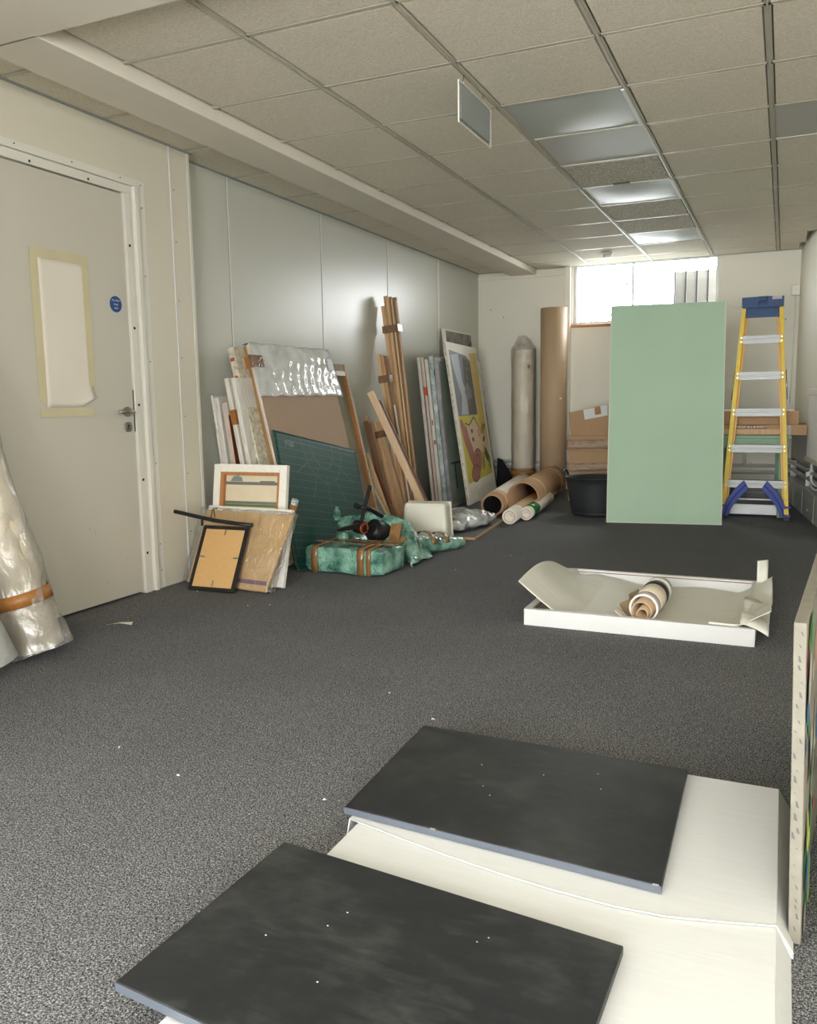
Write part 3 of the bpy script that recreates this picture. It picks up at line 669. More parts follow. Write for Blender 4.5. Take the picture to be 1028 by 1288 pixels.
# packet
o = slab('paper_packet', 'flat brown paper packet in clear plastic behind the black picture frame', 'packet', (-3.11, 3.763), -6, 25, .674, .448, .02)
mb = MB(); mb.hexa([(.03, 0, 0), (.60, 0, 0), (.60, .02, 0), (.03, .02, 0)], [(.03, 0, .44), (.66, 0, .44), (.66, .02, .44), (.03, .02, .44)])
mb.build('brown_paper', 'kraft_gold', o, bevel=.004)
MB().box(.30, -.004, .035, .60, -.001, .058).build('purple_strip', 'purple', o)
mb = MB(); mb.hexa([(.0, -.012, -.0), (.64, -.012, .0), (.64, .024, .0), (0, .024, 0)], [(-.01, -.01, .45), (.685, -.012, .455), (.685, .024, .455), (-.01, .024, .45)])
o3 = mb.build('plastic_wrap', M['film'], o)
md = o3.modifiers.new('sd', 'SUBSURF'); md.subdivision_type = 'SIMPLE'; md.levels = md.render_levels = 5
tx = bpy.data.textures.new('crumple', 'CLOUDS'); tx.noise_scale = .09; tx.noise_depth = 3
md = o3.modifiers.new('d', 'DISPLACE'); md.texture = tx; md.strength = .02; md.mid_level = .5; md.texture_coords = 'LOCAL'
# black picture frame, back outwards
o = slab('picture_frame', 'black picture frame with tan backing board, front-most of the group by the door', 'picture frame', (-2.97, 3.624), 2.9, 29.2, .295, .378, .015)
mb = MB(); mb.box(0, 0, 0, .02, .015, .378); mb.box(.275, 0, 0, .295, .015, .378); mb.box(.02, 0, .358, .275, .015, .378); mb.box(.02, 0, 0, .275, .015, .02)
mb.build('frame', 'black', o, bevel=.001)
MB().box(.02, .004, .02, .275, .012, .358).build('backing_board', 'mdf', o)
for x, z, dx, dz in ((.145, .325, .008, .034), (.145, .025, .008, .034), (.022, .19, .034, .008), (.24, .19, .034, .008)):
    mb = MB(); mb.box(x, .0005, z, x+dx, .0035, z+dz); mb.build('turn_clip', 'steel', o, bevel=.002)
# black strip lying across the packet
o = thing('black_bar', 'long black plastic bar with small wire hook lying across the brown packet', 'bar', (-3.06, 3.66, .405), 0, 0)
MB().path([(.0, 0, .027), (.13, .01, .005), (.25, .02, -.015), (.38, .03, -.027), (.49, .03, -.033)], .0115, 8).build('bar', 'black', o)
MB().path([(.23, .02, .0), (.24, .02, .045), (.26, .02, .05), (.275, .02, .05)], .0025, 6).build('hook', 'black', o)
MB().path([(.25, .02, .048), (.262, .012, .0)], .0025, 6).build('hook', 'black', o)
MB().box(.175, .002, -.045, .184, .01, -.0).build('peg', 'black', o)

# ---------------------------------------------------------------- timbers
def plank(o, p0, p1, w_, t_, m, up=(0, 1, 0), name='plank'):
    return MB().beam(p0, p1, w_, t_, up).build(name, m, o, bevel=.0015)
o = thing('timber_bundle', 'tallest taped bundle of long pine battens leaning on the left wall', 'timber', (-2.93, 6.7, .0))
for i, (dx, dy, h, m, w_) in enumerate(((-.062, -.022, 1.83, 'pine', .030), (-.040, -.034, 1.91, 'oak', .014), (-.022, -.026, 1.915, 'pine', .020), (-.002, -.036, 1.90, 'pine', .012), (.014, -.028, 1.905, 'walnut', .012), (.030, -.036, 1.885, 'pale', .012), (.046, -.026, 1.89, 'walnut', .012), (.060, -.020, 1.87, 'oak', .012), (.03, .012, 1.90, 'walnut', .04), (-.02, .012, 1.88, 'oak', .04))):
    plank(o, (dx*.8, dy, .01), (dx-.222, dy+.02, h), w_, .024, m)
MB().beam((-.193, -.01, 1.60), (-.20, -.008, 1.66), .15, .088).build('tape', 'tape_dark', o)
o = thing('timber_bundle', 'shorter taped bundle of battens just left of the tallest one', 'timber', (-2.93, 6.52, .0))
for i, (dx, dy, h, m) in enumerate(((-.03, -.012, 1.41, 'pine'), (.008, -.016, 1.40, 'oak'), (.034, -.004, 1.395, 'walnut'), (.0, .014, 1.38, 'walnut'))):
    plank(o, (dx, dy, .01), (dx-.225, dy+.02, h), .030 if i != 2 else .016, .024, m)
MB().beam((-.186, .002, 1.17), (-.194, .004, 1.23), .105, .066).build('tape', 'tape_dark', o)
plank(o, (.05, -.02, .01), (-.11, .005, .98), .012, .012, 'whitestrip', name='white_strip')
o = thing('timber_bundle', 'low taped bundle of wide battens under the leaning pale plank', 'timber', (-2.945, 6.40, .0))
for i, (dx, dy, h, m) in enumerate(((-.045, -.01, .845, 'oak'), (.0, -.016, .842, 'pine'), (.045, -.006, .84, 'oak'), (.0, .018, .82, 'walnut'))):
    plank(o, (dx, dy, .01), (dx-.235, dy+.01, h), .044, .026, m)
MB().beam((-.195, -.003, .70), (-.208, -.003, .755), .145, .072).build('tape', 'tape_dark', o)
o = thing('timber_plank', 'pale smooth plank crossing in front of the batten bundles', 'timber', (-2.55, 6.15, .0))
plank(o, (0, 0, .014), (-.54, .02, 1.09), .05, .03, 'pale')
plank(o, (.024, .018, .014), (-.507, .038, 1.07), .005, .026, 'redbrown', name='dark_edge')
o = thing('timber_plank', 'thin oak moulding leaning just right of the pale plank', 'timber', (-2.56, 6.27, .0))
plank(o, (0, 0, .01), (-.515, .02, 1.02), .03, .016, 'oak')
plank(o, (.018, -.004, .01), (-.497, .016, 1.02), .007, .014, 'redbrown', name='dark_edge')
o = thing('timber_plank', 'dark brown plank pair at the left edge of the low batten bundle', 'timber', (-2.975, 6.23, .0))
plank(o, (0, 0, .01), (-.20, .02, .85), .035, .022, 'walnut'); plank(o, (.036, .004, .01), (-.165, .024, .835), .03, .02, 'walnut'); plank(o, (-.02, .03, .01), (-.21, .045, .90), .03, .016, 'oak')
o = thing('timber_plank', 'short pinkish moulding beside the grey canvas', 'timber', (-2.82, 5.98, .0))
plank(o, (0, 0, .01), (-.225, .0, .60), .036, .016, 'pine')
plank(o, (.0, -.010, .2), (-.14, -.010, .50), .012, .004, 'redbrown', name='patterned_strip')
o = thing('timber_plank', 'thin white painted strip crossing low in front of the mouldings', 'timber', (-2.945, 5.91, .0))
plank(o, (0, 0, .01), (-.12, .0, .44), .02, .012, 'whitestrip')
o = thing('timber_plank', 'pale beading strip leaning low beside the white painted strip', 'timber', (-2.77, 5.90, .0))
plank(o, (0, 0, .01), (-.27, .0, .52), .016, .012, 'pale')
o = thing('timber_offcut', 'dark reddish block of wood on the floor below the battens', 'timber', (-2.84, 6.02, 0))
MB().box(0, 0, 0, .09, .05, .05).build('block', 'redbrown', o, bevel=.003); MB().box(.01, .06, 0, .1, .10, .035).build('block', 'walnut', o, bevel=.003)
o = thing('timber_offcut', 'small brown wedge wedged between two batten bundles', 'timber', (-3.02, 6.30, 0))
MB().beam((0, 0, 0), (-.06, 0, .52), .03, .02).build('block', 'walnut', o)

# ---------------------------------------------------------------- far canvases by the poster
gF = 'canvases leaning by the far end of the left wall'
def wcv(label, X, Y, ph, w_, h_, t_, m, **k):
    o = slab('wrapped_canvas', label, 'canvas', (X, Y), 90, ph, w_, h_, t_, gF)
    canvas_box(o, w_, h_, t_, m); return o
o = wcv('cream wrapped canvas nearest the wall in the far stack', -3.0, 7.32, 5.8, .7, 1.42, .03, 'pad')
o = wcv('cream wrapped canvas second from the wall in the far stack, with an orange tag', -2.962, 7.32, 5.8, .7, 1.42, .03, 'pad_pink')
MB().box(-.006, .0, 1.06, .02, .02, 1.14).build('orange_tag', 'orange', o)
MB().box(-.004, .024, .05, -.0005, .03, 1.15).build('brown_strip', 'redbrown', o)
o = wcv('wrapped canvas with brown tape dots, third from the wall in the far stack', -2.924, 7.32, 5.8, .7, 1.40, .03, 'pad')
MB().box(-.003, .005, .78, .01, .02, .83).build('tape', 'tape', o); MB().box(-.003, .0, .60, .01, .02, .64).build('tape', 'tape', o)
o = wcv('pale blue bubble-wrapped canvas in the middle of the far stack', -2.878, 7.34, 5.8, .7, 1.43, .04, 'bub_clear')
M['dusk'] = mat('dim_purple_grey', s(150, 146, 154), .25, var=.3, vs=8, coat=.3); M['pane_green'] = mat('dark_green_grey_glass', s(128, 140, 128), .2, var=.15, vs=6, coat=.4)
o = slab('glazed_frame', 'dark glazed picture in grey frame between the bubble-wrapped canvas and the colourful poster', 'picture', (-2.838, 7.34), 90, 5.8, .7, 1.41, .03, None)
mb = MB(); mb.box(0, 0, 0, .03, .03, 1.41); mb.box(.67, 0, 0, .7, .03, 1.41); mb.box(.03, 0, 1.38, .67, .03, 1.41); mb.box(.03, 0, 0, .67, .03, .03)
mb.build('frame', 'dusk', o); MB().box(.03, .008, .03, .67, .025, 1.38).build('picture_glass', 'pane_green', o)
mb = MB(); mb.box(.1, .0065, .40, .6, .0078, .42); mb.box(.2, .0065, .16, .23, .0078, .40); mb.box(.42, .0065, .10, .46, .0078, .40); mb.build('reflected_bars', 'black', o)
# poster
o = slab('painted_board', 'tall white-bordered board with a grey drawing above a pink figure on yellow', 'painting', (-2.72, 7.52), 95.9, 8.5, 1.227, 1.577, .028)
MB().box(0, 0, 0, 1.227, .028, 1.577).build('board', 'canvas', o, bevel=.002)
MB().box(-.004, .006, 0, -.0005, .024, 1.577).build('paint_edge', 'paint_edge', o)
for k_, c_ in dict(a_grey=(118, 122, 128), a_pale=(176, 182, 190), a_dark=(84, 84, 84), a_ochre=(202, 176, 92), a_yellow=(206, 194, 84), a_skin=(214, 190, 160), a_pink=(172, 112, 104), a_line=(60, 52, 50), a_brownline=(150, 70, 60), a_khaki=(150, 134, 62), a_grn=(120, 150, 110), a_mark=(188, 182, 166)).items(): M[k_] = flat(k_, c_, .5)
def art(o, mats, polys, name='painted_shape'):
    mb = MB()
    for i, (mi, pts) in enumerate(polys):
        mb.cur = mi; y = -.0006-.00035*i*.25; mb.add([(x, y, z) for x, z in pts], [tuple(range(len(pts)))])
    return mb.build(name, mats, o, fix=False)
mats = ['a_grey', 'a_pale', 'a_dark', 'a_ochre', 'a_yellow', 'a_skin', 'a_pink', 'a_line', 'a_brownline', 'a_khaki', 'a_grn', 'a_mark']
def ell(cx, cz, a, b, rot=0, n=16): return [(cx+a*math.cos(t)*math.cos(rot)-b*math.sin(t)*math.sin(rot), cz+a*math.cos(t)*math.sin(rot)+b*math.sin(t)*math.cos(rot)) for t in [2*PI*i/n for i in range(n)]]
def stroke(p, q, w0=.012):
    d = Vector((q[0]-p[0], q[1]-p[1])); n_ = Vector((-d.y, d.x)).normalized()*w0/2
    return [(p[0]-n_.x, p[1]-n_.y), (q[0]-n_.x, q[1]-n_.y), (q[0]+n_.x, q[1]+n_.y), (p[0]+n_.x, p[1]+n_.y)]
W_, H_ = 1.227, 1.577
polys = [(0, [(.07, .86), (.86, .86), (.86, 1.42), (.7, 1.47), (.12, 1.50), (.07, 1.50)]),
         (1, [(.1, 1.45), (.4, 1.48), (.42, 1.2), (.52, 1.1), (.48, .87), (.2, .87), (.32, 1.05), (.22, 1.2)]),
         (2, [(.52, .87), (.85, .87), (.84, 1.40), (.56, 1.45), (.50, 1.2)]),
         (0, [(.45, 1.1), (.6, 1.2), (.74, 1.12), (.7, 1.04), (.5, 1.02)]),
         (3, [(.88, .86), (1.15, .86), (1.15, 1.52), (.86, 1.50)]),
         (4, [(.07, .20), (1.15, .22), (1.15, .86), (.07, .86)]), (3, [(.88, .5), (1.15, .5), (1.15, .86), (.88, .86)])]
for k in range(9):
    x = random.uniform(.55, .82); z = random.uniform(.9, 1.38); polys.append((3, stroke((x, z), (x+random.uniform(-.03, .03), z+random.uniform(.02, .07)), .012)))
polys += [(7, [(.27, .795), (.42, .77), (.66, .85), (.85, .72), (.93, .60), (.94, .50), (.9, .48), (.6, .50), (.42, .42)]),
          (5, [(.29, .78), (.42, .755), (.655, .83), (.84, .71), (.90, .6), (.9, .47), (.62, .5), (.43, .44)]),
          (7, ell(.5, .70, .038, .022)), (7, ell(.5, .615, .04, .024)), (8, ell(.78, .67, .035, .04)), (5, ell(.78, .67, .02, .025)),
          (6, [(.08, .82), (.16, .83), (.30, .72), (.44, .52), (.44, .40), (.36, .34), (.30, .40), (.15, .60)]),
          (7, ell(.56, .39, .2, .12, .3)), (6, ell(.56, .39, .185, .11, .3)), (7, ell(.56, .39, .10, .06, .5)), (6, ell(.56, .39, .085, .048, .5)),
          (7, ell(.42, .275, .18, .085, .1)), (6, ell(.42, .275, .17, .075, .1)), (8, stroke((.3, .33), (.62, .33), .008)),
          (5, [(.86, .64), (1.02, .70), (1.14, .50), (1.14, .42), (1.02, .4), (.92, .5)]),
          (7, [(.9, .45), (.98, .52), (1.12, .38), (1.14, .36), (1.06, .33), (.96, .38)]), (7, ell(.96, .60, .06, .025, .4)), (7, ell(1.0, .72, .10, .025, .2)),
          (9, [(.74, .28), (.86, .31), (.88, .45), (.80, .47)]), (9, [(.90, .68), (1.0, .78), (1.06, .72), (.98, .64)]), (10, [(1.02, .3), (1.1, .26), (1.14, .40), (1.08, .42)])]
for k in range(26):
    x = .1+k*.037; polys.append((11, stroke((x, random.uniform(.03, .1)), (x+.01, random.uniform(.11, .17)), .008)))
art(o, mats, polys)
# painting showing above the poster
o = slab('painting', 'dark grey marbled painting with an orange diagonal, showing above the colourful board', 'painting', (-3.045, 8.08), 90.9, 5, .848, 1.739, .025)
MB().box(0, 0, 0, .848, .025, 1.739).build('board', 'offwhite', o)
M['marble'] = mat('marbled_grey', s(110, 106, 96), .4, var=.6, vs=9, detail=8)
MB().box(.05, -.0015, .05, .84, -.0003, 1.72).build('picture', 'marble', o)
art(o, ['a_line'], [(0, [(.40, 1.46), (.83, 1.66), (.83, 1.60), (.5, 1.45)])]).location.y = -.0015
art(o, ['orange'], [(0, [(.5, 1.45), (.84, 1.60), (.84, 1.53), (.62, 1.43)])]).location.y = -.0015
o = slab('canvas_panel', 'pale green-white canvas sticking out right of the colourful board', 'canvas', (-2.862, 8.15), 96, 8, .99, 1.446, .02)
canvas_box(o, .99, 1.446, .02, 'bub_clear'); 
mb = MB(); mb.box(.9, -.002, .3, .94, -.0003, .9); mb.build('green_smear', 'a_grn', o)
o = thing('black_board', 'small black triangular board leaning in the far left corner', 'board', (-2.93, 8.98, 0), 8, 8)
M['dead_black'] = flat('matt_black', (14, 14, 14), .95)
MB().prism([(.0, 0), (.27, 0), (.06, .34), (0, .36)], 1, 0, .01).build('panel', 'dead_black', o)

# ---------------------------------------------------------------- floor clutter by the left wall
def lumpy(name, m, parent, fn, nu=40, nv=24, amp=.01, sc=9, seed=0, solid=0, tag_=None):
    """closed blob from a parametric sphere-like function, roughened with noise"""
    vs = []
    for j in range(nv):
        for i in range(nu):
            p = Vector(fn(i/nu, j/(nv-1))); n_ = noise.noise_vector(p*sc+Vector((seed, seed, 0)))+.6*noise.noise_vector(p*sc*2.7+Vector((seed, 3, 0)))
            p = p+n_*amp; p.z = max(p.z, .002 if parent is None else -99); vs.append(p)
    mb = MB(); mb.add(vs, [(j*nu+i, j*nu+(i+1) % nu, (j+1)*nu+(i+1) % nu, (j+1)*nu+i) for j in range(nv-1) for i in range(nu)], True)
    mb.add(vs[:nu], [tuple(range(nu))[::-1]]); mb.add(vs[-nu:], [tuple(range(nu))])
    return mb.build(name, m, parent)
def superbox(hx, hy, hz, e=.35):
    """rounded box as a super-ellipsoid; sits on z = 0"""
    def sg_(v, p): return math.copysign(abs(v)**p, v)
    def f(u, v):
        a = 2*PI*u; b = -PI/2+.02+(PI-.04)*v
        return (hx*sg_(math.cos(b), e)*sg_(math.cos(a), e), hy*sg_(math.cos(b), e)*sg_(math.sin(a), e), hz+hz*sg_(math.sin(b), e))
    return f
o = thing('wrapped_parcel', 'box-shaped parcel in green bubble wrap with brown tape, front-most on the floor', 'parcel', (-2.36, 4.45, .0))
lumpy('bubble_wrap', 'bub_green', o, superbox(.275, .16, .078, .22), 72, 30, .009, 14).rotation_euler = (0, 0, R(-2))
for x in (-.205, .105, .165): 
    mb = MB(); mb.path([(x, -.165, .01), (x, -.168, .12), (x, -.15, .158), (x, 0, .164), (x, .13, .160)], .002, 4)
    mb = MB()
    prof = [(-.172, .004), (-.174, .10), (-.170, .145), (-.152, .162), (0, .166), (.14, .164)]
    mb.add([(x+dx, y, z) for y, z in prof for dx in (0, .045 if x != .165 else .03)], [(2*i, 2*i+1, 2*i+3, 2*i+2) for i in range(len(prof)-1)], True)
    mb.build('tape', 'tape_b', o, solid=.002)
mb = MB(); mb.add([(x, y+dy, .1675) for x, y in ((-.26, -.02), (.0, -.05), (.27, .0)) for dy in (0, .04)], [(0, 1, 3, 2), (2, 3, 5, 4)]); mb.build('tape', 'tape_b', o, solid=.002)
mb = MB(); mb.add([(x, y+dy, .169) for x, y in ((-.2, .08), (.05, .06), (.26, .10)) for dy in (0, .035)], [(0, 1, 3, 2), (2, 3, 5, 4)]); mb.build('tape', 'tape_b', o, solid=.002)
lumpy('wrap_tuft', 'bub_green', o, lambda u, v: tuple(a+b for a, b in zip(superbox(.045, .03, .03, .8)(u, v), (-.14, .12, .15))), 20, 12, .01, 20)
# second parcel: crumpled wedge of wrap
o = thing('wrapped_parcel', 'crumpled wedge of green bubble wrap with wide brown tape, behind the black stand', 'parcel', (-2.22, 4.9, 0), 0, 0)
def wedge(u, v):
    pts = [(-.42, -.12, .26), (-.2, -.02, .30), (.02, -.02, .25), (.10, -.08, .16), (.17, -.17, .02)]
    t = u*4; k = min(3, int(t)); a = Vector(pts[k]).lerp(Vector(pts[k+1]), t-k)
    b = Vector((a.x+.02, a.y-.08-.06*u, .008))
    p = a.lerp(b, v); p += Vector((0, -.05, .0))*math.sin(PI*v)
    n_ = noise.noise_vector(p*16)*.014; p += n_; p.z = max(.004, p.z); return p
MB().grid(46, 26, wedge).build('bubble_wrap', 'bub_green', o, solid=.004)
def wedge2(u, v):
    pts = [(-.42, -.12, .26), (-.2, -.02, .30), (.02, -.02, .25), (.10, -.08, .16), (.17, -.17, .02)]
    t = u*4; k = min(3, int(t)); a = Vector(pts[k]).lerp(Vector(pts[k+1]), t-k)
    b = Vector((a.x+.14*(1-u), a.y+.22, .008)); p = a.lerp(b, v); p += noise.noise_vector(p*13)*.012; p.z = max(.004, p.z); return p
MB().grid(46, 20, wedge2).build('bubble_wrap', 'bub_green', o, solid=.004)
MB().beam((-.02, -.085, .235), (-.01, -.21, .03), .075, .012, up=(0, -1, .4)).build('tape', 'tape_b', o)
MB().beam((.06, -.13, .16), (-.03, -.22, .06), .03, .008, up=(0, -1, .4)).build('tape', 'tape_b', o)
lumpy('wrap_tip', 'bub_green', o, lambda u, v: tuple(a+b for a, b in zip(superbox(.025, .02, .05, 1)(u, v), (-.43, -.14, .24))), 16, 10, .01, 25)
o = thing('wrapped_parcel', 'flat green bubble-wrapped bundle against the cream tub', 'parcel', (-2.13, 5.16, 0), 65, 0)
def tail(u, v):
    a = 2*PI*u; L = -.26+.52*v; r = .075*(1-.62*v)+.012
    p = Vector((L, 1.25*r*math.cos(a), max(.0, r*.9*(1+math.sin(a)))))
    p += noise.noise_vector(p*18)*.009; p.z = max(.003, p.z); return p
mb = MB(); nu, nv = 30, 24; vs = [tail(i/nu, j/(nv-1)) for j in range(nv) for i in range(nu)]
mb.add(vs, [(j*nu+i, j*nu+(i+1) % nu, (j+1)*nu+(i+1) % nu, (j+1)*nu+i) for j in range(nv-1) for i in range(nu)], True); mb.add(vs[:nu], [tuple(range(nu))]); mb.add(vs[-nu:], [tuple(range(nu))])
mb.build('bubble_wrap', 'bub_green', o)
for xx in (-.1, .03):
    rr = .075*(1-.62*(xx+.26)/.52)+.022
    mb = MB(); n_ = 16; mb.add([(xx+dx, 1.25*rr*math.cos(PI*i/(n_-1)), .01+rr*.9*(.9+math.sin(PI*i/(n_-1)))) for i in range(n_) for dx in (0, .04)], [(2*i, 2*i+1, 2*i+3, 2*i+2) for i in range(n_-1)], True); mb.build('tape', 'tape_b', o, solid=.002)
# black folding stand
o = thing('folding_stand', 'black folded stand with orange-trimmed hub and splayed arms among the bubble wrap', 'stand', (-2.42, 4.68, .0))
M['copper'] = mat('orange_trim', s(190, 84, 40), .3, metal=.4, var=.1)
mb = MB(); mb.cyl((-.035, -.02, .235), (.03, -.04, .225), .042, n=20); mb.build('hub', 'black', o, bevel=.004)
mb = MB(); mb.cyl((.03, -.04, .225), (.036, -.042, .2245), .036, n=20); mb.cyl((-.041, -.018, .236), (-.035, -.02, .235), .036, n=20); mb.build('hub_trim', 'copper', o)
MB().cyl((.036, -.042, .2245), (.040, -.0425, .2242), .026, n=20).build('hub_cap', 'black', o)
mb = MB(); mb.beam((0, -.03, .24), (.02, .07, .47), .02, .016); mb.cyl((.02, .07, .46), (.022, .075, .485), .012, n=10); mb.build('arm', 'black', o)
mb = MB(); mb.hexa([(-.01, -.07, .225), (.02, -.07, .225), (.0, -.33, .245), (-.01, -.33, .245)], [(-.01, -.07, .262), (.02, -.07, .262), (.0, -.33, .262), (-.01, -.33, .262)]); mb.build('arm', 'black', o)
mb = MB(); mb.beam((.02, -.02, .215), (.1, .09, .085), .035, .022); mb.build('arm', 'black', o)
mb = MB(); mb.path([(-.02, -.02, .36), (.02, .08, .33), (.05, .18, .275)], [.013, .016, .017], 12); mb.cyl((-.022, -.04, .367), (-.018, -.01, .357), .02, n=12); mb.build('handle', 'black', o)
mb = MB(); mb.cyl((.05, .05, .2), (.12, .24, .15), .075, .045, n=24); mb.cyl((.06, .06, .19), (.05, .03, .21), .06, .04, n=24); mb.build('body', 'black', o, bevel=.004)
mb = MB(); mb.hexa([(-.02, .0, 0), (.15, .0, 0), (.15, .25, 0), (-.02, .25, 0)], [(.02, .03, .15), (.10, .03, .15), (.12, .22, .12), (.0, .22, .12)]); mb.build('base', 'black', o, bevel=.01)

# cream tub on its side
o = thing('plastic_tub', 'cream moulded plastic tub standing on its edge below the battens', 'tub', (-2.452, 5.33, 0), 6.2, 0)
mb = MB(); mb.hexa([(.0, .0, .0), (.345, .0, .0), (.345, .15, .0), (.0, .15, .0)], [(.02, .012, .305), (.325, .012, .305), (.329, .145, .300), (.016, .145, .300)])
mb.build('shell', 'cream', o, bevel=.028)
mb = MB(); mb.hexa([(-.004, .142, .0), (.352, .142, .0), (.352, .156, 0), (-.004, .156, 0)], [(.012, .137, .302), (.335, .137, .302), (.335, .15, .302), (.012, .15, .302)]); mb.build('rim', 'cream', o, bevel=.005)
# board on floor with bag
o = thing('floor_board', 'thin dark board with a raw wood edge lying flat behind the cream tub', 'board', (-2.03, 5.69, 0))
mb = MB(); mb.hexa([(-.38, .02, 0), (0, 0, 0), (-.09, .97, 0), (-.46, .97, 0)], [(-.38, .02, .02), (0, 0, .02), (-.09, .97, .02), (-.46, .97, .02)]); mb.build('board', 'grey_sheet', o)
mb = MB(); mb.hexa([(-.38, .012, 0.001), (.006, -.008, 0.001), (.0, .0, 0.001), (-.38, .02, 0.001)], [(-.38, .012, .019), (.006, -.008, .019), (0, 0, .019), (-.38, .02, .019)])
mb.hexa([(.001, .0, 0.001), (.007, .0, 0.001), (-.083, .97, 0.001), (-.089, .97, 0.001)], [(.001, 0, .019), (.007, 0, .019), (-.083, .97, .019), (-.089, .97, .019)]); mb.build('raw_edge', 'pine', o)
o = thing('plastic_bag_bundle', 'lumpy bundle in silvery crinkled plastic lying on the thin dark board', 'bundle', (-2.27, 6.12, .021))
f0 = superbox(.17, .33, .075, .75)
lumpy('plastic', 'bag', o, lambda u, v: (lambda p: (p[0]+.05*math.sin(p[1]*5), p[1], p[2]*(1-.5*abs(p[1])/.4)))(f0(u, v)), 60, 34, .026, 9)
lumpy('brown_patch', 'tape', o, lambda u, v: (lambda p: (p[0]-.03, p[1]-.25, p[2]+.06))(superbox(.05, .035, .03, .8)(u, v)), 16, 10, .008, 9)
lumpy('brown_patch', 'redbrown', o, lambda u, v: (lambda p: (p[0]+.1, p[1]+.12, p[2]+.085))(superbox(.035, .02, .012, .8)(u, v)), 16, 10, .005, 9)

# ---------------------------------------------------------------- rolls
def roll_thing(label, p0, p1, ro, ri, m, cat='tube', name='cardboard_tube'):
    p0, p1 = Vector(p0), Vector(p1); o = thing(name, label, cat, (p0.x, p0.y, 0))
    b = Vector((p0.x, p0.y, 0)); MB().pipe(p0-b, p1-b, ro, ri).build('tube', m, o); return o, p0-b, p1-b
o, a, b = roll_thing('large brown cardboard tube lying on the floor with small rolls inside its mouth', (-2.07, 7.08, .146), (-2.25, 8.8, .146), .145, .135, 'kraft')
d = (b-a).normalized()
MB().pipe(a+d*.35, a+d*.42, .1465, .144).build('tape', 'kraft_gold', o)
MB().pipe(a+d*1.45, a+d*1.6, .147, .144).build('tape', 'tape', o)
mb = MB(); mb.grid(6, 6, lambda u, v: (-.03+.12*u, -.06+.2*v, .008+.05*max(0, u-.5)**2)); mb.build('paper_flap', 'paper', o, solid=.002)
o, a, b = roll_thing('cardboard tube wrapped in white paper lying left of the large brown tube', (-2.275, 6.85, .106), (-2.55, 8.75, .106), .10, .082, 'kraft')
MB().pipe(a+(b-a)*.01, b, .0815, .076).build('dark_lining', 'dead_black', o)  # thin matt black cylinder inside the cardboard tube
d = (b-a).normalized(); MB().pipe(a+d*.28, b+d*.0, .1045, .0995).build('white_paper', 'paper', o)
MB().pipe(a+d*.17, a+d*.28, .1035, .0995).build('torn_paper', 'kraft_gold', o)
MB().grid(6, 6, lambda u, v: (-.10-.07*u, .16+.16*v, .15-.035*u*u-.02*v)).build('torn_paper', 'paper', o, solid=.0015)
o, a, b = roll_thing('small rolled paper poking out of the large tube, nearest and left', (-2.01, 6.50, .064), (-2.10, 7.7, .085), .062, .026, 'paper', 'roll', 'paper_roll')
MB().pipe(a+(b-a)*.0-Vector((0, .004, 0)), a+(b-a)*.05, .046, .042).build('inner_layer', 'kraft', o); MB().pipe(a+(b-a)*.22, b, .0635, .061).build('outer_layer', 'kraft_dark', o)
o, a, b = roll_thing('small rolled paper with a green band poking out of the large tube, on the right', (-1.935, 6.72, .062), (-2.00, 7.7, .085), .054, .022, 'paper', 'roll', 'paper_roll')
M['band_green'] = flat('green_print', (30, 120, 50), .3)
MB().pipe(a+(b-a)*.10, a+(b-a)*.34, .0555, .0535).build('green_band', 'band_green', o); MB().pipe(a-Vector((0, .004, 0)), a+(b-a)*.03, .040, .036).build('inner_layer', 'kraft', o)
# standing tubes
o = thing('cardboard_tube', 'very tall plain brown cardboard tube standing against the far wall', 'tube', (-2.31, 9.07, 0))
MB().pipe((0, 0, 0), (0, 0, 1.975), .142, .130, 40).build('tube', 'kraft_dark', o)
MB().box(.10, -.115, 1.0, .118, -.098, 1.02).build('torn_spot', 'paper', o); MB().box(.128, -.07, 1.40, .137, -.05, 1.44).build('torn_spot', 'paper', o)
o = thing('wrapped_roll', 'standing roll in crinkled clear plastic left of the tall brown tube', 'roll', (-2.64, 9.05, 0))
MB().cyl((0, 0, .0), (0, 0, 1.55), .122, n=32).build('roll', M['kraft_dark'], o)
M['print'] = mat('rolled_print', s(222, 210, 186), .5, var=.15, vs=5)
MB().cyl((0, 0, .25), (0, 0, 1.545), .1235, n=32, caps=False).build('printed_sheet', 'print', o)
def sleeve(r0, h, top, amp, nu=56, nv=60, seed=0, taper=.75):
    def f(u, v):
        a = 2*PI*u; z = h*v; r = r0
        if v > top: k = (v-top)/(1-top); r = r0*(1-taper*k)
        x, y = r*math.cos(a), r*math.sin(a)
        am = amp*(1+(2.2 if v > top else 0))
        n_ = noise.noise(Vector((x*14, y*14, z*5+seed)))+.5*noise.noise(Vector((x*30, y*30, z*12+seed)))
        r2 = r+am*n_
        return (r2*math.cos(a), r2*math.sin(a), z)
    return f
def closed_grid(fn, nu, nv):
    mb = MB(); vs = [fn(i/nu, j/(nv-1)) for j in range(nv) for i in range(nu)]
    return mb.add(vs, [(j*nu+i, j*nu+(i+1) % nu, (j+1)*nu+(i+1) % nu, (j+1)*nu+i) for j in range(nv-1) for i in range(nu)], True)
closed_grid(sleeve(.137, 1.70, .92, .009), 56, 70).build('plastic_sleeve', M['film'], o)
MB().pipe((0, 0, .17), (0, 0, .225), .142, .139).build('tape', 'tape', o)
MB().box(.08, -.117, 1.34, .10, -.10, 1.38).build('tape', 'tape', o)

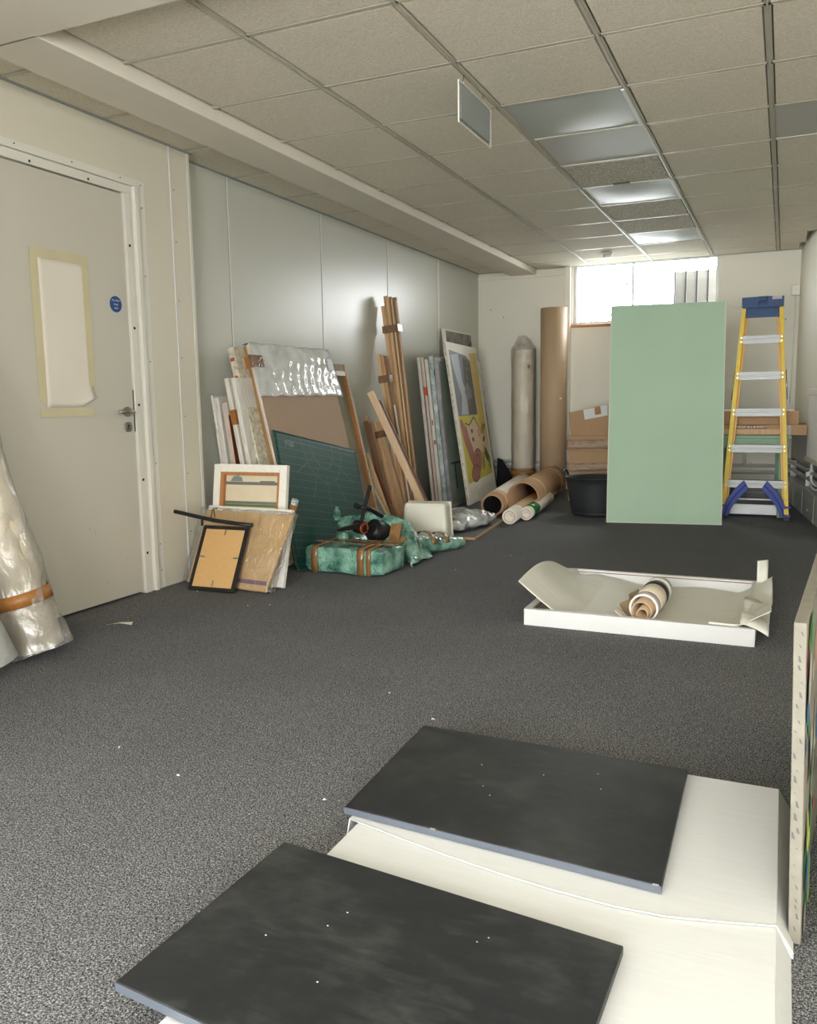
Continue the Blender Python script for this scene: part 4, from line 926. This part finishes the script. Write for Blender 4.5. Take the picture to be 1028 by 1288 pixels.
# wrapped rolls against the door wall at the left picture edge
def leaning_roll(name, label, p0, p1, r, ms, sleeve_m, tapes, amp=.02, r_sl=1.12):
    p0, p1 = Vector(p0), Vector(p1); o = bpy.data.objects.new(name, None); o.empty_display_size = .1; COL.objects.link(o); tag(o, label, 'roll')
    q = (p1-p0).to_track_quat('Z', 'Y'); o.matrix_world = Matrix.Translation(p0) @ q.to_matrix().to_4x4(); L = (p1-p0).length
    MB().cyl((0, 0, 0), (0, 0, L), r, n=32).build('roll', ms, o)
    if sleeve_m:
        def f(u, v):
            x, y, z = sleeve(r*r_sl, L+.03, .99, amp)(u, v)
            k = 1+.16*max(0, 1-z/.12); return (x*k, y*k, z-.015+.012*math.sin(6*u+1) if z < .03 else z-.015)
        closed_grid(f, 56, 90).build('plastic_sleeve', sleeve_m, o)
    for z0, z1 in tapes: MB().pipe((0, 0, z0), (0, 0, z1), r*1.15, r*1.12).build('tape', 'tape', o)
    return o
M['roll_cream'] = mat('cream_rolled_canvas', s(214, 200, 172), .6, var=.12, vs=4, stretch=(1, 1, .3))
M['foam_white'] = mat('white_foam_roll', s(205, 203, 196), .8, var=.06, vs=40, bump=.2, bs=60)
leaning_roll('wrapped_roll', 'large clear plastic-wrapped cream roll with brown tape leaning on the grey door', (-2.76, 2.42, .04), (-3.035, 2.28, 1.30), .10, 'roll_cream', M['film_milky'], [(.19, .245), (.98, 1.03)], .016, 1.1)
leaning_roll('foam_roll', 'white foam roll with rounded end at the left picture edge', (-2.71, 2.17, .05), (-2.98, 1.86, 1.2), .085, 'foam_white', None, [])

# ---------------------------------------------------------------- far right group
# cartons
def carton(o, x0, y0, z0, x1, y1, z1, name='carton'): return MB().box(x0, y0, z0, x1, y1, z1).build(name, 'kraft', o, bevel=.004)
o = tag(MB().box(0, 0, 0, .56, .4, .50).build('cardboard_box', 'kraft', bevel=.004), 'bottom brown carton of the stack behind the black bucket', 'box', 'brown cartons behind the bucket'); o.location = (-1.93, 8.2, 0)
def bandmesh(w_, d_, z0, z1, sl):
    return MB().grid(40, 5, lambda u, v: (-.006+(w_+.012)*u, -.005-.004*abs(math.sin(u*60)), z0+(z1-z0)*v+sl*u+.0015*math.sin(u*25)))
M['stretchfilm'] = mat('shiny_stretch_tape', s(160, 132, 108), .15, var=.35, vs=14, stretch=(1, 1, 4), bump=.6, bs=30, coat=.5)
bandmesh(.56, .4, .29, .37, .03).build('stretch_film', 'stretchfilm', o, solid=.002)
o = tag(MB().box(0, 0, 0, .57, .4, .145).build('cardboard_box', 'kraft', bevel=.004), 'flat film-wrapped carton in the middle of the stack behind the black bucket', 'box', 'brown cartons behind the bucket'); o.location = (-1.94, 8.195, .501)
bandmesh(.57, .4, .015, .105, .01).build('stretch_film', 'stretchfilm', o, solid=.002)
o = thing('cardboard_box', 'open topmost carton with a white label, tilted on the stack behind the black bucket', 'box', (-1.915, 8.22, .647), 0, 0, 'brown cartons behind the bucket')
mb = MB(); mb.hexa([(0, 0, 0), (.55, 0, 0), (.55, .36, 0), (0, .36, 0)], [(-.02, -.01, .225), (.55, -.01, .34), (.55, .37, .34), (-.02, .37, .225)]); mb.build('box', 'kraft', o)
mb = MB(); mb.hexa([(.14, -.0085, .155), (.36, -.0115, .195), (.36, -.0085, .195), (.14, -.006, .155)], [(.125, -.013, .25), (.36, -.017, .30), (.36, -.012, .30), (.125, -.010, .25)]); mb.build('label', 'white', o)
mb = MB(); mb.hexa([(.24, -.0145, .20), (.30, -.0155, .21), (.30, -.012, .21), (.24, -.011, .20)], [(.235, -.018, .275), (.29, -.019, .285), (.29, -.014, .285), (.235, -.013, .275)]); mb.build('label_mark', 'tape', o)
MB().prism([(.36, .001), (.55, .001), (.55, .32)], 1, -.016, -.012).build('flap', 'kraft_dark', o)
# bucket
o = thing('rubber_bucket', 'black flexible rubber bucket with looped handles in front of the cartons', 'bucket', (-1.47, 7.3, 0))
MB().lathe([(.0, .004), (.195, .0), (.205, .012), (.225, .10), (.255, .27), (.27, .325), (.28, .33), (.278, .338), (.262, .333), (.248, .27), (.216, .10), (.195, .02), (.0, .016)], 48).build('shell', 'rubber', o)
for sx in (-1, 1): MB().path([(sx*.262, -.09, .325), (sx*.275, -.075, .365), (sx*.28, -.03, .388), (sx*.28, .03, .388), (sx*.275, .075, .365), (sx*.262, .09, .325)], .009, 8).build('handle', 'rubber', o)
MB().lathe([(.208, .018), (.214, .022), (.214, .032), (.21, .036)], 48).build('base_ring', 'rubber', o)
# green board
o = slab('plasterboard_sheet', 'pale green plasterboard sheet standing upright before the far window', 'board', (-1.292, 6.843), 8.6, 8.8, .89, 1.78, .0125)
MB().box(0, 0, 0, .89, .0125, 1.78).build('sheet', 'green_board', o, bevel=.002)
MB().box(.0, -.0012, 0, .006, .0, 1.78).build('cut_edge', 'paper', o); MB().box(.0, -.0014, 0, .89, .0, .006).build('cut_edge', 'paper', o); MB().box(.884, -.0012, 0, .89, .0, 1.78).build('cut_edge', 'paper', o)

# green table
TX0, TX1, TY0, TY1 = -.52, .03, 7.56, 8.35
o = thing('work_table', 'green painted table behind the yellow ladder', 'table', (TX0, TY0, 0))
W_, D_ = TX1-TX0, TY1-TY0
def leg(x, y, flare=0):
    mb = MB(); mb.hexa([(x, y, 0), (x+.045, y, 0), (x+.045, y+.06, 0), (x, y+.06, 0)], [(x, y, .66), (x+.045+flare, y, .66), (x+.045+flare, y+.06, .66), (x, y+.06, .66)]); return mb.build('leg', 'green_wood', o, bevel=.002)
leg(0, 0); leg(W_-.05, 0, .03); leg(0, D_-.06); leg(W_-.085, D_-.08)
MB().box(.045, .004, .58, W_-.05, .03, .66).build('apron', 'green_wood', o); MB().box(.045, D_-.03, .58, W_-.1, D_-.004, .66).build('apron', 'green_wood', o)
MB().box(-.01, -.01, .66, W_+.035, D_+.01, .685).build('table_top', 'green_wood', o, bevel=.002)
MB().box(-.02, -.005, .02, W_-.052, .02, .105).build('lower_rail', 'whitewood', o, bevel=.003)
MB().box(-.0, .02, .085, W_-.06, .32, .105).build('lower_shelf', 'grey_sheet', o); MB().box(-.0, .32, .10, W_-.09, .335, .118).build('lower_rail', 'whitewood', o)
o = thing('low_box', 'dark box on the floor under the green table', 'box', (-.42, 8.0, 0)); MB().box(0, 0, 0, .33, .25, .24).build('box', 'black', o, bevel=.004); MB().box(-.002, -.002, .15, .332, .252, .22).build('lid', 'grey_sheet', o, bevel=.003)
o = thing('flat_carton', 'long flat brown carton with a pale wood edge lying on the green table', 'box', (-.50, 7.60, .686)); MB().box(0, 0, 0, .68, .5, .085).build('box', 'kraft', o, bevel=.003)
MB().box(-.005, -.012, .008, .50, -.001, .05).build('wood_batten', 'pine', o); MB().box(.50, -.004, -.0, .56, -.0005, .083).build('tape', 'duct', o)
MB().grid(24, 4, lambda u, v: (.08+.3*u, -.006-.004*math.sin(u*40), .053+.028*v)).build('stretch_film', 'stretchfilm', o, solid=.001)
o = thing('flat_carton', 'upper flat brown carton topped with a white sheet, on the green table', 'box', (-.52, 7.66, .772)); MB().box(0, 0, 0, .635, .4, .112).build('box', 'kraft', o, bevel=.003)
MB().box(-.03, -.01, .1125, .60, .41, .119).build('white_sheet', 'white', o)
for x in (.56,): MB().box(x, -.004, .0, x+.002, -.0005, .112).build('fold', 'kraft_dark', o)

# ladder (closed, standing against the table)
o = thing('step_ladder', 'yellow fibreglass step ladder with blue cap standing in front of the green table', 'ladder', (-.19, 7.37, 0), 0, 0)
TOPZ = 1.80; LEAN = .10
def rail_x(z): k = z/TOPZ; return .258-.115*k     # half width
def fy(z): return LEAN*z/TOPZ
for sx in (-1, 1):
    mb = MB(); xb, xt = rail_x(0), rail_x(1.72)
    def web(z, off, wd, y0, y1):
        x = sx*(rail_x(z)+off); return [(min(x, x+sx*wd), fy(z)+y0, z), (max(x, x+sx*wd), fy(z)+y0, z), (max(x, x+sx*wd), fy(z)+y1, z), (min(x, x+sx*wd), fy(z)+y1, z)]
    mb.hexa(web(.03, -.030, .036, 0, .008), web(1.73, -.024, .030, 0, .008))       # front flange
    mb.hexa(web(.03, .002, .004, .008, .065), web(1.73, .002, .004, .008, .06))   # web
    mb.build('front_rail', 'yellow', o, bevel=.001)
    mb = MB(); mb.hexa([(sx*.222-.01, .075, .02), (sx*.222+.01, .075, .02), (sx*.222+.01, .115, .02), (sx*.222-.01, .115, .02)], [(sx*.118-.01, fy(1.70)+.068, 1.70), (sx*.118+.01, fy(1.70)+.068, 1.70), (sx*.118+.01, fy(1.7)+.105, 1.70), (sx*.118-.01, fy(1.7)+.105, 1.70)])
    mb.build('rear_rail', 'yellow_in', o, bevel=.001)
    mb = MB(); x = sx*(rail_x(.02)-.012); mb.box(x-.024, -.008, 0, x+.024, .075, .035); mb.build('foot', 'rubber', o, bevel=.004)
    mb = MB(); x = sx*(rail_x(.05)-.010); mb.box(x-.027, -.006, .03, x+.027, .074, .05); mb.box(x-.027, -.006, .105, x+.027, .074, .12); mb.build('foot_bracket', 'blue', o)
    # curved blue brace from foot up to the bottom step
    mb = MB(); n_ = 12
    def bp(t, off): 
        X_ = rail_x(.05)-.03-.165*t**1.5-off*.35; Z_ = .06+.27*math.sin(t*PI/2*.95)**.85-off; return sx*X_, Z_
    vs = []
    for i in range(n_+1):
        t = i/n_; x0, z0 = bp(t, 0); x1, z1 = bp(t, .04)
        x0, z0 = sx*(rail_x(.05)-.008-.16*t**1.3), .05+.275*t**.75
        x1, z1 = sx*(rail_x(.05)-.062-.145*t**1.3), .03+.222*t**.8
        vs += [(x0, -.004, z0), (x1, -.004, z1), (x1, .03, z1), (x0, .03, z0)]
    mb.add(vs, [(4*i+k, 4*i+(k+1) % 4, 4*i+4+(k+1) % 4, 4*i+4+k) for i in range(n_) for k in range(4)]+[(0, 1, 2, 3), tuple(4*n_+k for k in (3, 2, 1, 0))])
    b_ = mb.build('brace', 'blue', o, bevel=.002)
    MB().path([(vs[4*i][0]*.5+vs[4*i+1][0]*.5, -.006, vs[4*i][2]*.5+vs[4*i+1][2]*.5) for i in range(n_+1)], .004, 6).build('rib', 'blue', b_)
    # upper diagonal braces, hinge rod
    MB().beam((sx*(rail_x(1.43)-.01), fy(1.43)+.03, 1.43), (sx*(rail_x(1.43)-.055), fy(1.49)+.03, 1.49), .012, .02).build('strut', 'alu', o)
    MB().path([(sx*(rail_x(1.2)+.012), fy(1.2)+.03, 1.22), (sx*(rail_x(1.0)+.016), fy(1.0)+.03, .98)], .004, 6).build('spreader_bar', 'steel', o)
for i, z in enumerate((.32, .61, .905, 1.20, 1.49)):
    hw = rail_x(z)-.002
    mb = MB(); mb.box(-hw, fy(z)+.004, z-.002, hw, fy(z)+.072, z+.004); mb.box(-hw, fy(z)+.0, z-.022, hw, fy(z)+.006, z+.004); mb.box(-hw, fy(z)+.004, z-.058, hw, fy(z)+.012, z-.026)
    mb.box(-hw, fy(z)+.004, z-.024, hw, fy(z)+.012, z-.020)
    st = mb.build('step', 'alu', o)
    for sx in (-1, 1):
        for dz in (-.008, -.042): MB().cyl((sx*(rail_x(z)-.012), fy(z)-.003, z+dz), (sx*(rail_x(z)-.012), fy(z)+.001, z+dz), .005, n=8).build('rivet', 'steel', st)
mb = MB(); mb.box(-.150, fy(1.7)-.02, 1.77, .150, fy(1.7)+.16, 1.80); mb.box(-.156, fy(1.7)-.02, 1.72, -.146, fy(1.7)+.16, 1.80); mb.box(.146, fy(1.7)-.02, 1.72, .156, fy(1.7)+.16, 1.80)
mb.box(-.150, fy(1.7)-.022, 1.715, -.03, fy(1.7)-.012, 1.80); mb.box(.03, fy(1.7)-.022, 1.715, .150, fy(1.7)-.012, 1.80); mb.box(-.03, fy(1.7)-.022, 1.765, .03, fy(1.7)-.012, 1.80); mb.box(-.03, fy(1.7)-.022, 1.715, .03, fy(1.7)-.012, 1.745)
mb.box(-.125, fy(1.65)+.02, 1.64, .125, fy(1.65)+.03, 1.77)
cp = mb.build('top_cap', 'cap_blue', o, bevel=.003)
MB().box(.07, fy(1.7)-.024, 1.775, .14, fy(1.7)-.0225, 1.80).build('worn_label', 'duct', cp); MB().box(-.09, fy(1.7)-.02, 1.8, -.06, fy(1.7)+.02, 1.806).build('cap_notch', 'white', cp)
MB().box(rail_x(.07)-.03, -.0075, .055, rail_x(.07)+.0, -.0062, .1).build('foot_label', 'yellow', o)

# ---------------------------------------------------------------- tray with foam sheet and roll
o = thing('shallow_tray', 'large shallow white wooden tray lying on the carpet in mid room', 'tray', (-1.045, 3.60, 0), 0, 0)
Wt, Dt, Ht = .975, .98, .075
mb = MB(); mb.box(0, 0, 0, Wt, .03, Ht); mb.box(0, Dt-.03, 0, Wt, Dt, Ht); mb.box(0, .03, 0, .03, Dt-.03, Ht); mb.box(Wt-.03, .03, 0, Wt, Dt-.03, Ht); mb.build('side', 'white', o, bevel=.0015)
MB().box(.03, .03, .004, Wt-.03, Dt-.03, .012).build('base', 'white', o)
MB().box(.0, Dt-.034, Ht-.012, Wt, Dt-.031, Ht-.008).build('ply_line', 'walnut', o)
MB().box(.031, .031, Ht-.02, .034, Dt-.034, Ht-.005).build('ply_line', 'kraft', o)
M['foam'] = mat('foam_sheet', s(222, 221, 210), .55, var=.05, vs=5, stretch=(.6, 14, 1), bump=.12, bs=6)
fo = thing('foam_sheet', 'crumpled white foam packing sheet lining the shallow tray', 'packing sheet', (-1.045, 3.60, 0))
def foamf(u, v):
    x = -.07+1.10*u; y = .045+.885*v+.008*math.sin(u*5)
    z = .02+.006*math.sin(u*14+v*4)
    k = max(0, (.26-u)/.26)                       # the left end curls up over the rim
    z += .17*k**1.3*(1-.55*v)+.05*k*math.sin(PI*v)
    if u < .05: z -= .0
    x += .03*k*k
    k2 = max(0, (.42-u)/.42); z += .07*k2*max(0, v-.45)*1.6*math.sin(PI*min(1, k2*1.4))
    y0 = .045*max(0, (u-.45))*0
    k3 = max(0, (u-.86)/.14)                      # the right end laps over the far rim
    z += .085*k3+.03*k3*math.sin(v*9)
    kf = max(0, (.12-v)/.12)*max(0, min(1, (u-.55)/.3)); z += .05*kf*(1-.2*kf); y -= .05*kf*max(0, (u-.6))
    p = Vector((x, y, z)); p += noise.noise_vector(p*4)*.006; p.z = max(.016, p.z)
    if p.x < .036 or p.x > Wt-.036 or p.y < .034 or p.y > Dt-.036: p.z = max(p.z, Ht+.008)
    return p
MB().grid(90, 60, foamf).build('sheet', 'foam', fo, solid=.003)
MB().grid(6, 12, lambda u, v: (Wt-.02+.05*u, Dt-.09+.05*u*v, .085+.11*v)).build('upturned_strip', 'foam', fo, solid=.002)
MB().grid(10, 10, lambda u, v: (Wt-.06+.11*u, .03+.45*v-.05*u, Ht+.012+.02*math.sin(v*7)-.03*u*u)).build('folded_corner', 'foam', fo, solid=.003)
o = thing('rolled_print', 'short rolled printed paper with a black band lying in the white tray', 'roll', (-.535, 3.74, .028), 88, 0)
Rr = .062
MB().pipe((0, 0, Rr), (.40, 0, Rr), Rr, Rr-.006).build('outer_sheet', 'print', o)
MB().pipe((-.004, 0, Rr), (.035, 0, Rr), Rr+.0015, Rr-.007).build('white_border', 'white', o); MB().pipe((.335, 0, Rr), (.404, 0, Rr), Rr+.0015, Rr-.007).build('white_border', 'white', o)
MB().pipe((.24, 0, Rr), (.30, 0, Rr), Rr+.0018, Rr).build('black_band', 'black', o); MB().pipe((.045, 0, Rr), (.06, 0, Rr), Rr+.0018, Rr).build('purple_band', 'purple', o)
MB().pipe((-.02, .006, Rr-.012), (.41, .006, Rr-.012), .045, .040).build('inner_sheet', 'kraft_dark', o); MB().pipe((-.035, .0, Rr-.02), (.2, .0, Rr-.02), .026, .022).build('inner_sheet', 'kraft_dark', o)
MB().grid(12, 6, lambda u, v: (.0+.38*u, .055+.05*v+.01*math.sin(u*12), .012+.05*v*v)).build('loose_sheet', 'kraft_dark', o, solid=.0015)
MB().grid(6, 6, lambda u, v: (-.05+.07*u, .06+.06*v, .01+.04*v)).build('torn_piece', 'paper', o, solid=.0015)

# ---------------------------------------------------------------- foreground
ZT = .058
M['lid_line'] = M['white']
NEAR = [(-.889, 1.621), (-.75, 1.587), (-.625, 1.56), (-.493, 1.537), (-.374, 1.522), (-.263, 1.515), (-.165, 1.52), (-.064, 1.544), (.026, 1.569)]
def near_at(P, u):
    x = P[0][0]+(P[-1][0]-P[0][0])*u
    for (xa, ya), (xb, yb) in zip(P, P[1:]):
        if x <= xb+1e-9: return Vector((x, ya+(yb-ya)*(x-xa)/(xb-xa)))
    return Vector(P[-1])
def lidbox(name, label, x0, x1, y0a, y0b, y1a, y1b, zt, group=None, splay=.03, skip=-1, near=None):
    """shallow upturned lid, skirts splayed; y0a/y0b near edge at left/right, y1a/y1b far edge"""
    o = thing(name, label, 'box', (x0, y0a, 0), 0, 0)
    A = [(0, 0), (x1-x0, y0b-y0a), (x1-x0, y1b-y0a), (0, y1a-y0a)]
    top = MB(); nu, nv = 24, 12
    def tf(u, v):
        a = Vector(A[0]).lerp(Vector(A[1]), u) if not near else near_at(near, u)-Vector((x0, y0a)); b = Vector(A[3]).lerp(Vector(A[2]), u); p = a.lerp(b, v)
        return (p.x, p.y, zt+.0012*math.sin(u*3+v*2)*math.sin(PI*u)*math.sin(PI*v))
    top.grid(nu, nv, tf, smooth=False).build('lid_top', 'carton_white', o, solid=.003)
    sk = MB()
    out = [(-splay*.3, -.004), (x1-x0+splay, y0b-y0a-.004), (x1-x0+splay, y1b-y0a+.01), (-splay*.3, y1a-y0a+.01)]
    for i in range(4):
        if i == skip: continue
        a, b, c, d_ = A[i], A[(i+1) % 4], out[(i+1) % 4], out[i]
        MB().add([(a[0], a[1], zt), (b[0], b[1], zt), (c[0], c[1], .003), (d_[0], d_[1], .003)], [(0, 1, 2, 3)]).build('lid_side', 'carton_white', o, solid=.003)
    return o
b1 = lidbox('shallow_carton', 'far shallow white carton with a green-smeared side, under the rear charcoal board', NEAR[0][0], NEAR[-1][0], NEAR[0][1], NEAR[-1][1], 2.155, 2.155, ZT, splay=.030, skip=0, near=NEAR)
b2 = lidbox('shallow_carton', 'near shallow white carton under the front charcoal board', -.865, .026, .80, .80, 1.665, 1.575, ZT-.005, splay=.026, skip=2)
mb = MB(); mb.grid(8, 3, lambda u, v: (NEAR[-1][0]-NEAR[0][0]+.0018+.030*v, .20+.36*u, ZT-.0015-(ZT-.004)*v)); mb.build('green_smear', 'green_tint', b1)
MB().path([(x-NEAR[0][0], y-NEAR[0][1]-.001, ZT+.0012) for x, y in NEAR]+[(NEAR[-1][0]-NEAR[0][0]+.03, NEAR[-1][1]-NEAR[0][1]-.02, ZT-.035)], .0018, 6).build('cut_edge', 'white', b1)
def board(label, C, z, t_=.018):
    """C: four corners counter-clockwise in plan"""
    o = thing('charcoal_board', label, 'board', (C[0][0], C[0][1], z)); c0 = Vector(C[0])
    q = [Vector(c)-c0 for c in C]
    MB().hexa([(p.x, p.y, 0) for p in q], [(p.x, p.y, t_) for p in q]).build('board', 'darkboard', o, bevel=.0025)
    a, b = q[0], q[1]; n_ = Vector((b.y-a.y, -(b.x-a.x))).normalized()
    MB().hexa([(a.x, a.y, .001), (a.x+n_.x*.0012, a.y+n_.y*.0012, .001), (b.x+n_.x*.0012, b.y+n_.y*.0012, .001), (b.x, b.y, .001)][::-1], [(a.x, a.y, t_-.0015), (a.x+n_.x*.0012, a.y+n_.y*.0012, t_-.0015), (b.x+n_.x*.0012, b.y+n_.y*.0012, t_-.0015), (b.x, b.y, t_-.0015)][::-1]).build('front_edge', 'darkedge', o)
    for f in (.32, .985):
        p = a.lerp(b, f); MB().box(p.x-.006, p.y-.003, t_-.0004, p.x+.006, p.y+.002, t_+.0008).build('chip', 'duct', o)
    return o
kz = 1.03-ZT-.02
board('rear charcoal board lying on the white cartons', [(-.956*kz, 1.715*kz), (-.190*kz, 1.665*kz), (-.197*kz, 2.251*kz), (-.978*kz, 2.271*kz)], ZT+.003)
board('front charcoal board nearest the camera, overhanging the white carton', [(-1.025*kz, 1.005*kz), (-.245*kz, .93*kz), (-.228*kz, 1.444*kz), (-1.005*kz, 1.519*kz)], ZT+.003)

for ob_ in [o_ for o_ in bpy.data.objects if o_.name.startswith('charcoal_board') and o_.type == 'EMPTY']:
    for k in range(6):
        x, y = random.uniform(.15, .6), random.uniform(.12, .4)
        MB().box(x, y, .0179, x+.003, y+.002, .0186).build('dust_speck', 'white', ob_)
# canvas at the right picture edge
o = slab('painted_canvas', 'colourful painted canvas standing on edge at the right picture border', 'canvas', (.070, 1.615), 85.4, 1.5, 1.0, .62, .022)
M['dull_canvas'] = mat('dull_canvas_edge', s(128, 124, 112), .8, var=.12, vs=20)
MB().box(0, 0, 0, 1.0, .022, .62).build('canvas', 'dull_canvas', o, bevel=.002)
for k_, c_ in dict(c_green=(40, 130, 80), c_lime=(180, 200, 80), c_blue=(60, 110, 170), c_pink=(200, 60, 110), c_tan=(190, 150, 130), c_dk=(50, 52, 48)).items(): M[k_] = flat(k_, c_, .5)
mats = ['c_green', 'c_lime', 'c_blue', 'c_pink', 'c_tan', 'c_dk', 'a_mark']
polys = []
for i in range(60):
    x = random.uniform(.01, .95); z = random.uniform(.02, .6); mi = random.choice([0, 0, 0, 1, 2, 3, 4, 5, 6]); a_, b_ = random.uniform(.01, .05), random.uniform(.01, .07)
    polys.append((mi, [(x+px_, z+pz_) for px_, pz_ in ell(0, 0, a_, b_, random.random()*3, 9) if 0 < x+px_ < 1 and 0 < z+pz_ < .62]))
polys = [p for p in polys if len(p[1]) > 3]
art(o, mats, polys)
mb = MB()
for i in range(26):
    z = .02+i*.023; c_ = random.uniform(.002, .014); z += random.uniform(-.008, .008); k_ = random.uniform(.5, 1.6); mb.add([(-.0008, c_, z), (-.0008, c_+.004*k_, z+.002), (-.0008, c_+.006, z+.010*k_), (-.0008, c_+.003, z+.009*k_)], [(0, 1, 2, 3)])
mb.build('paint_mark', 'a_dark', o, fix=False)
o = slab('white_canvas', 'small white canvas edge leaning at the lower right picture border', 'canvas', (.098, 1.60), 88, 10, .5, .22, .02)
o.matrix_world = Matrix.Translation((.103, 1.595, .001)) @ Matrix.Rotation(R(85.4), 4, 'Z') @ Matrix.Rotation(R(22), 4, 'X')
MB().box(0, -.018, 0.009, .5, 0, .22).build('canvas', 'canvas', o, bevel=.003)

# ---------------------------------------------------------------- litter
def scrap(label, x, y, L, w_, rz, m='paper', h=.006):
    pts = [(0, 0), (L*.5, w_*.15), (L, 0), (L*.95, w_*.7), (L*.75, w_), (L*.5, w_*.5), (.2*L, w_*.35)]
    mb = MB(); mb.add([(px_, py_, .001+h*(i % 2)) for i, (px_, py_) in enumerate(pts)], [tuple(range(len(pts)))]); o = mb.build('paper_scrap', m, solid=.0008)
    o.location = (x, y, .001); o.rotation_euler = (0, 0, rz); return tag(o, label, 'scrap')
scrap('torn cream paper scrap on the carpet in front of the grey door', -2.86, 2.90, .12, .045, R(20))
gL = 'tiny white flecks scattered on the carpet'
for i, (x, y) in enumerate(((-.997, 2.394), (-1.233, 2.562), (-1.793, 1.836), (-1.775, 4.641), (-2.9, 3.62), (-2.35, 3.5), (-1.5, 1.75), (-1.05, 1.78), (-1.6, 5.2), (-2.45, 3.45))):
    mb = MB(); r0 = .006; mb.add([(r0*(1+.4*math.cos(i*3+k*2))*math.cos(k*2*PI/6), r0*math.sin(k*2*PI/6)*.6, .0) for k in range(6)]+[(0, 0, .004)], [(k, (k+1) % 6, 6) for k in range(6)])
    o = mb.build('paper_fleck', 'white'); o.location = (x, y, .001); o.rotation_euler = (0, 0, i); tag(o, 'tiny white fleck of paper on the grey carpet', 'fleck', gL)
bpy.context.view_layer.update()
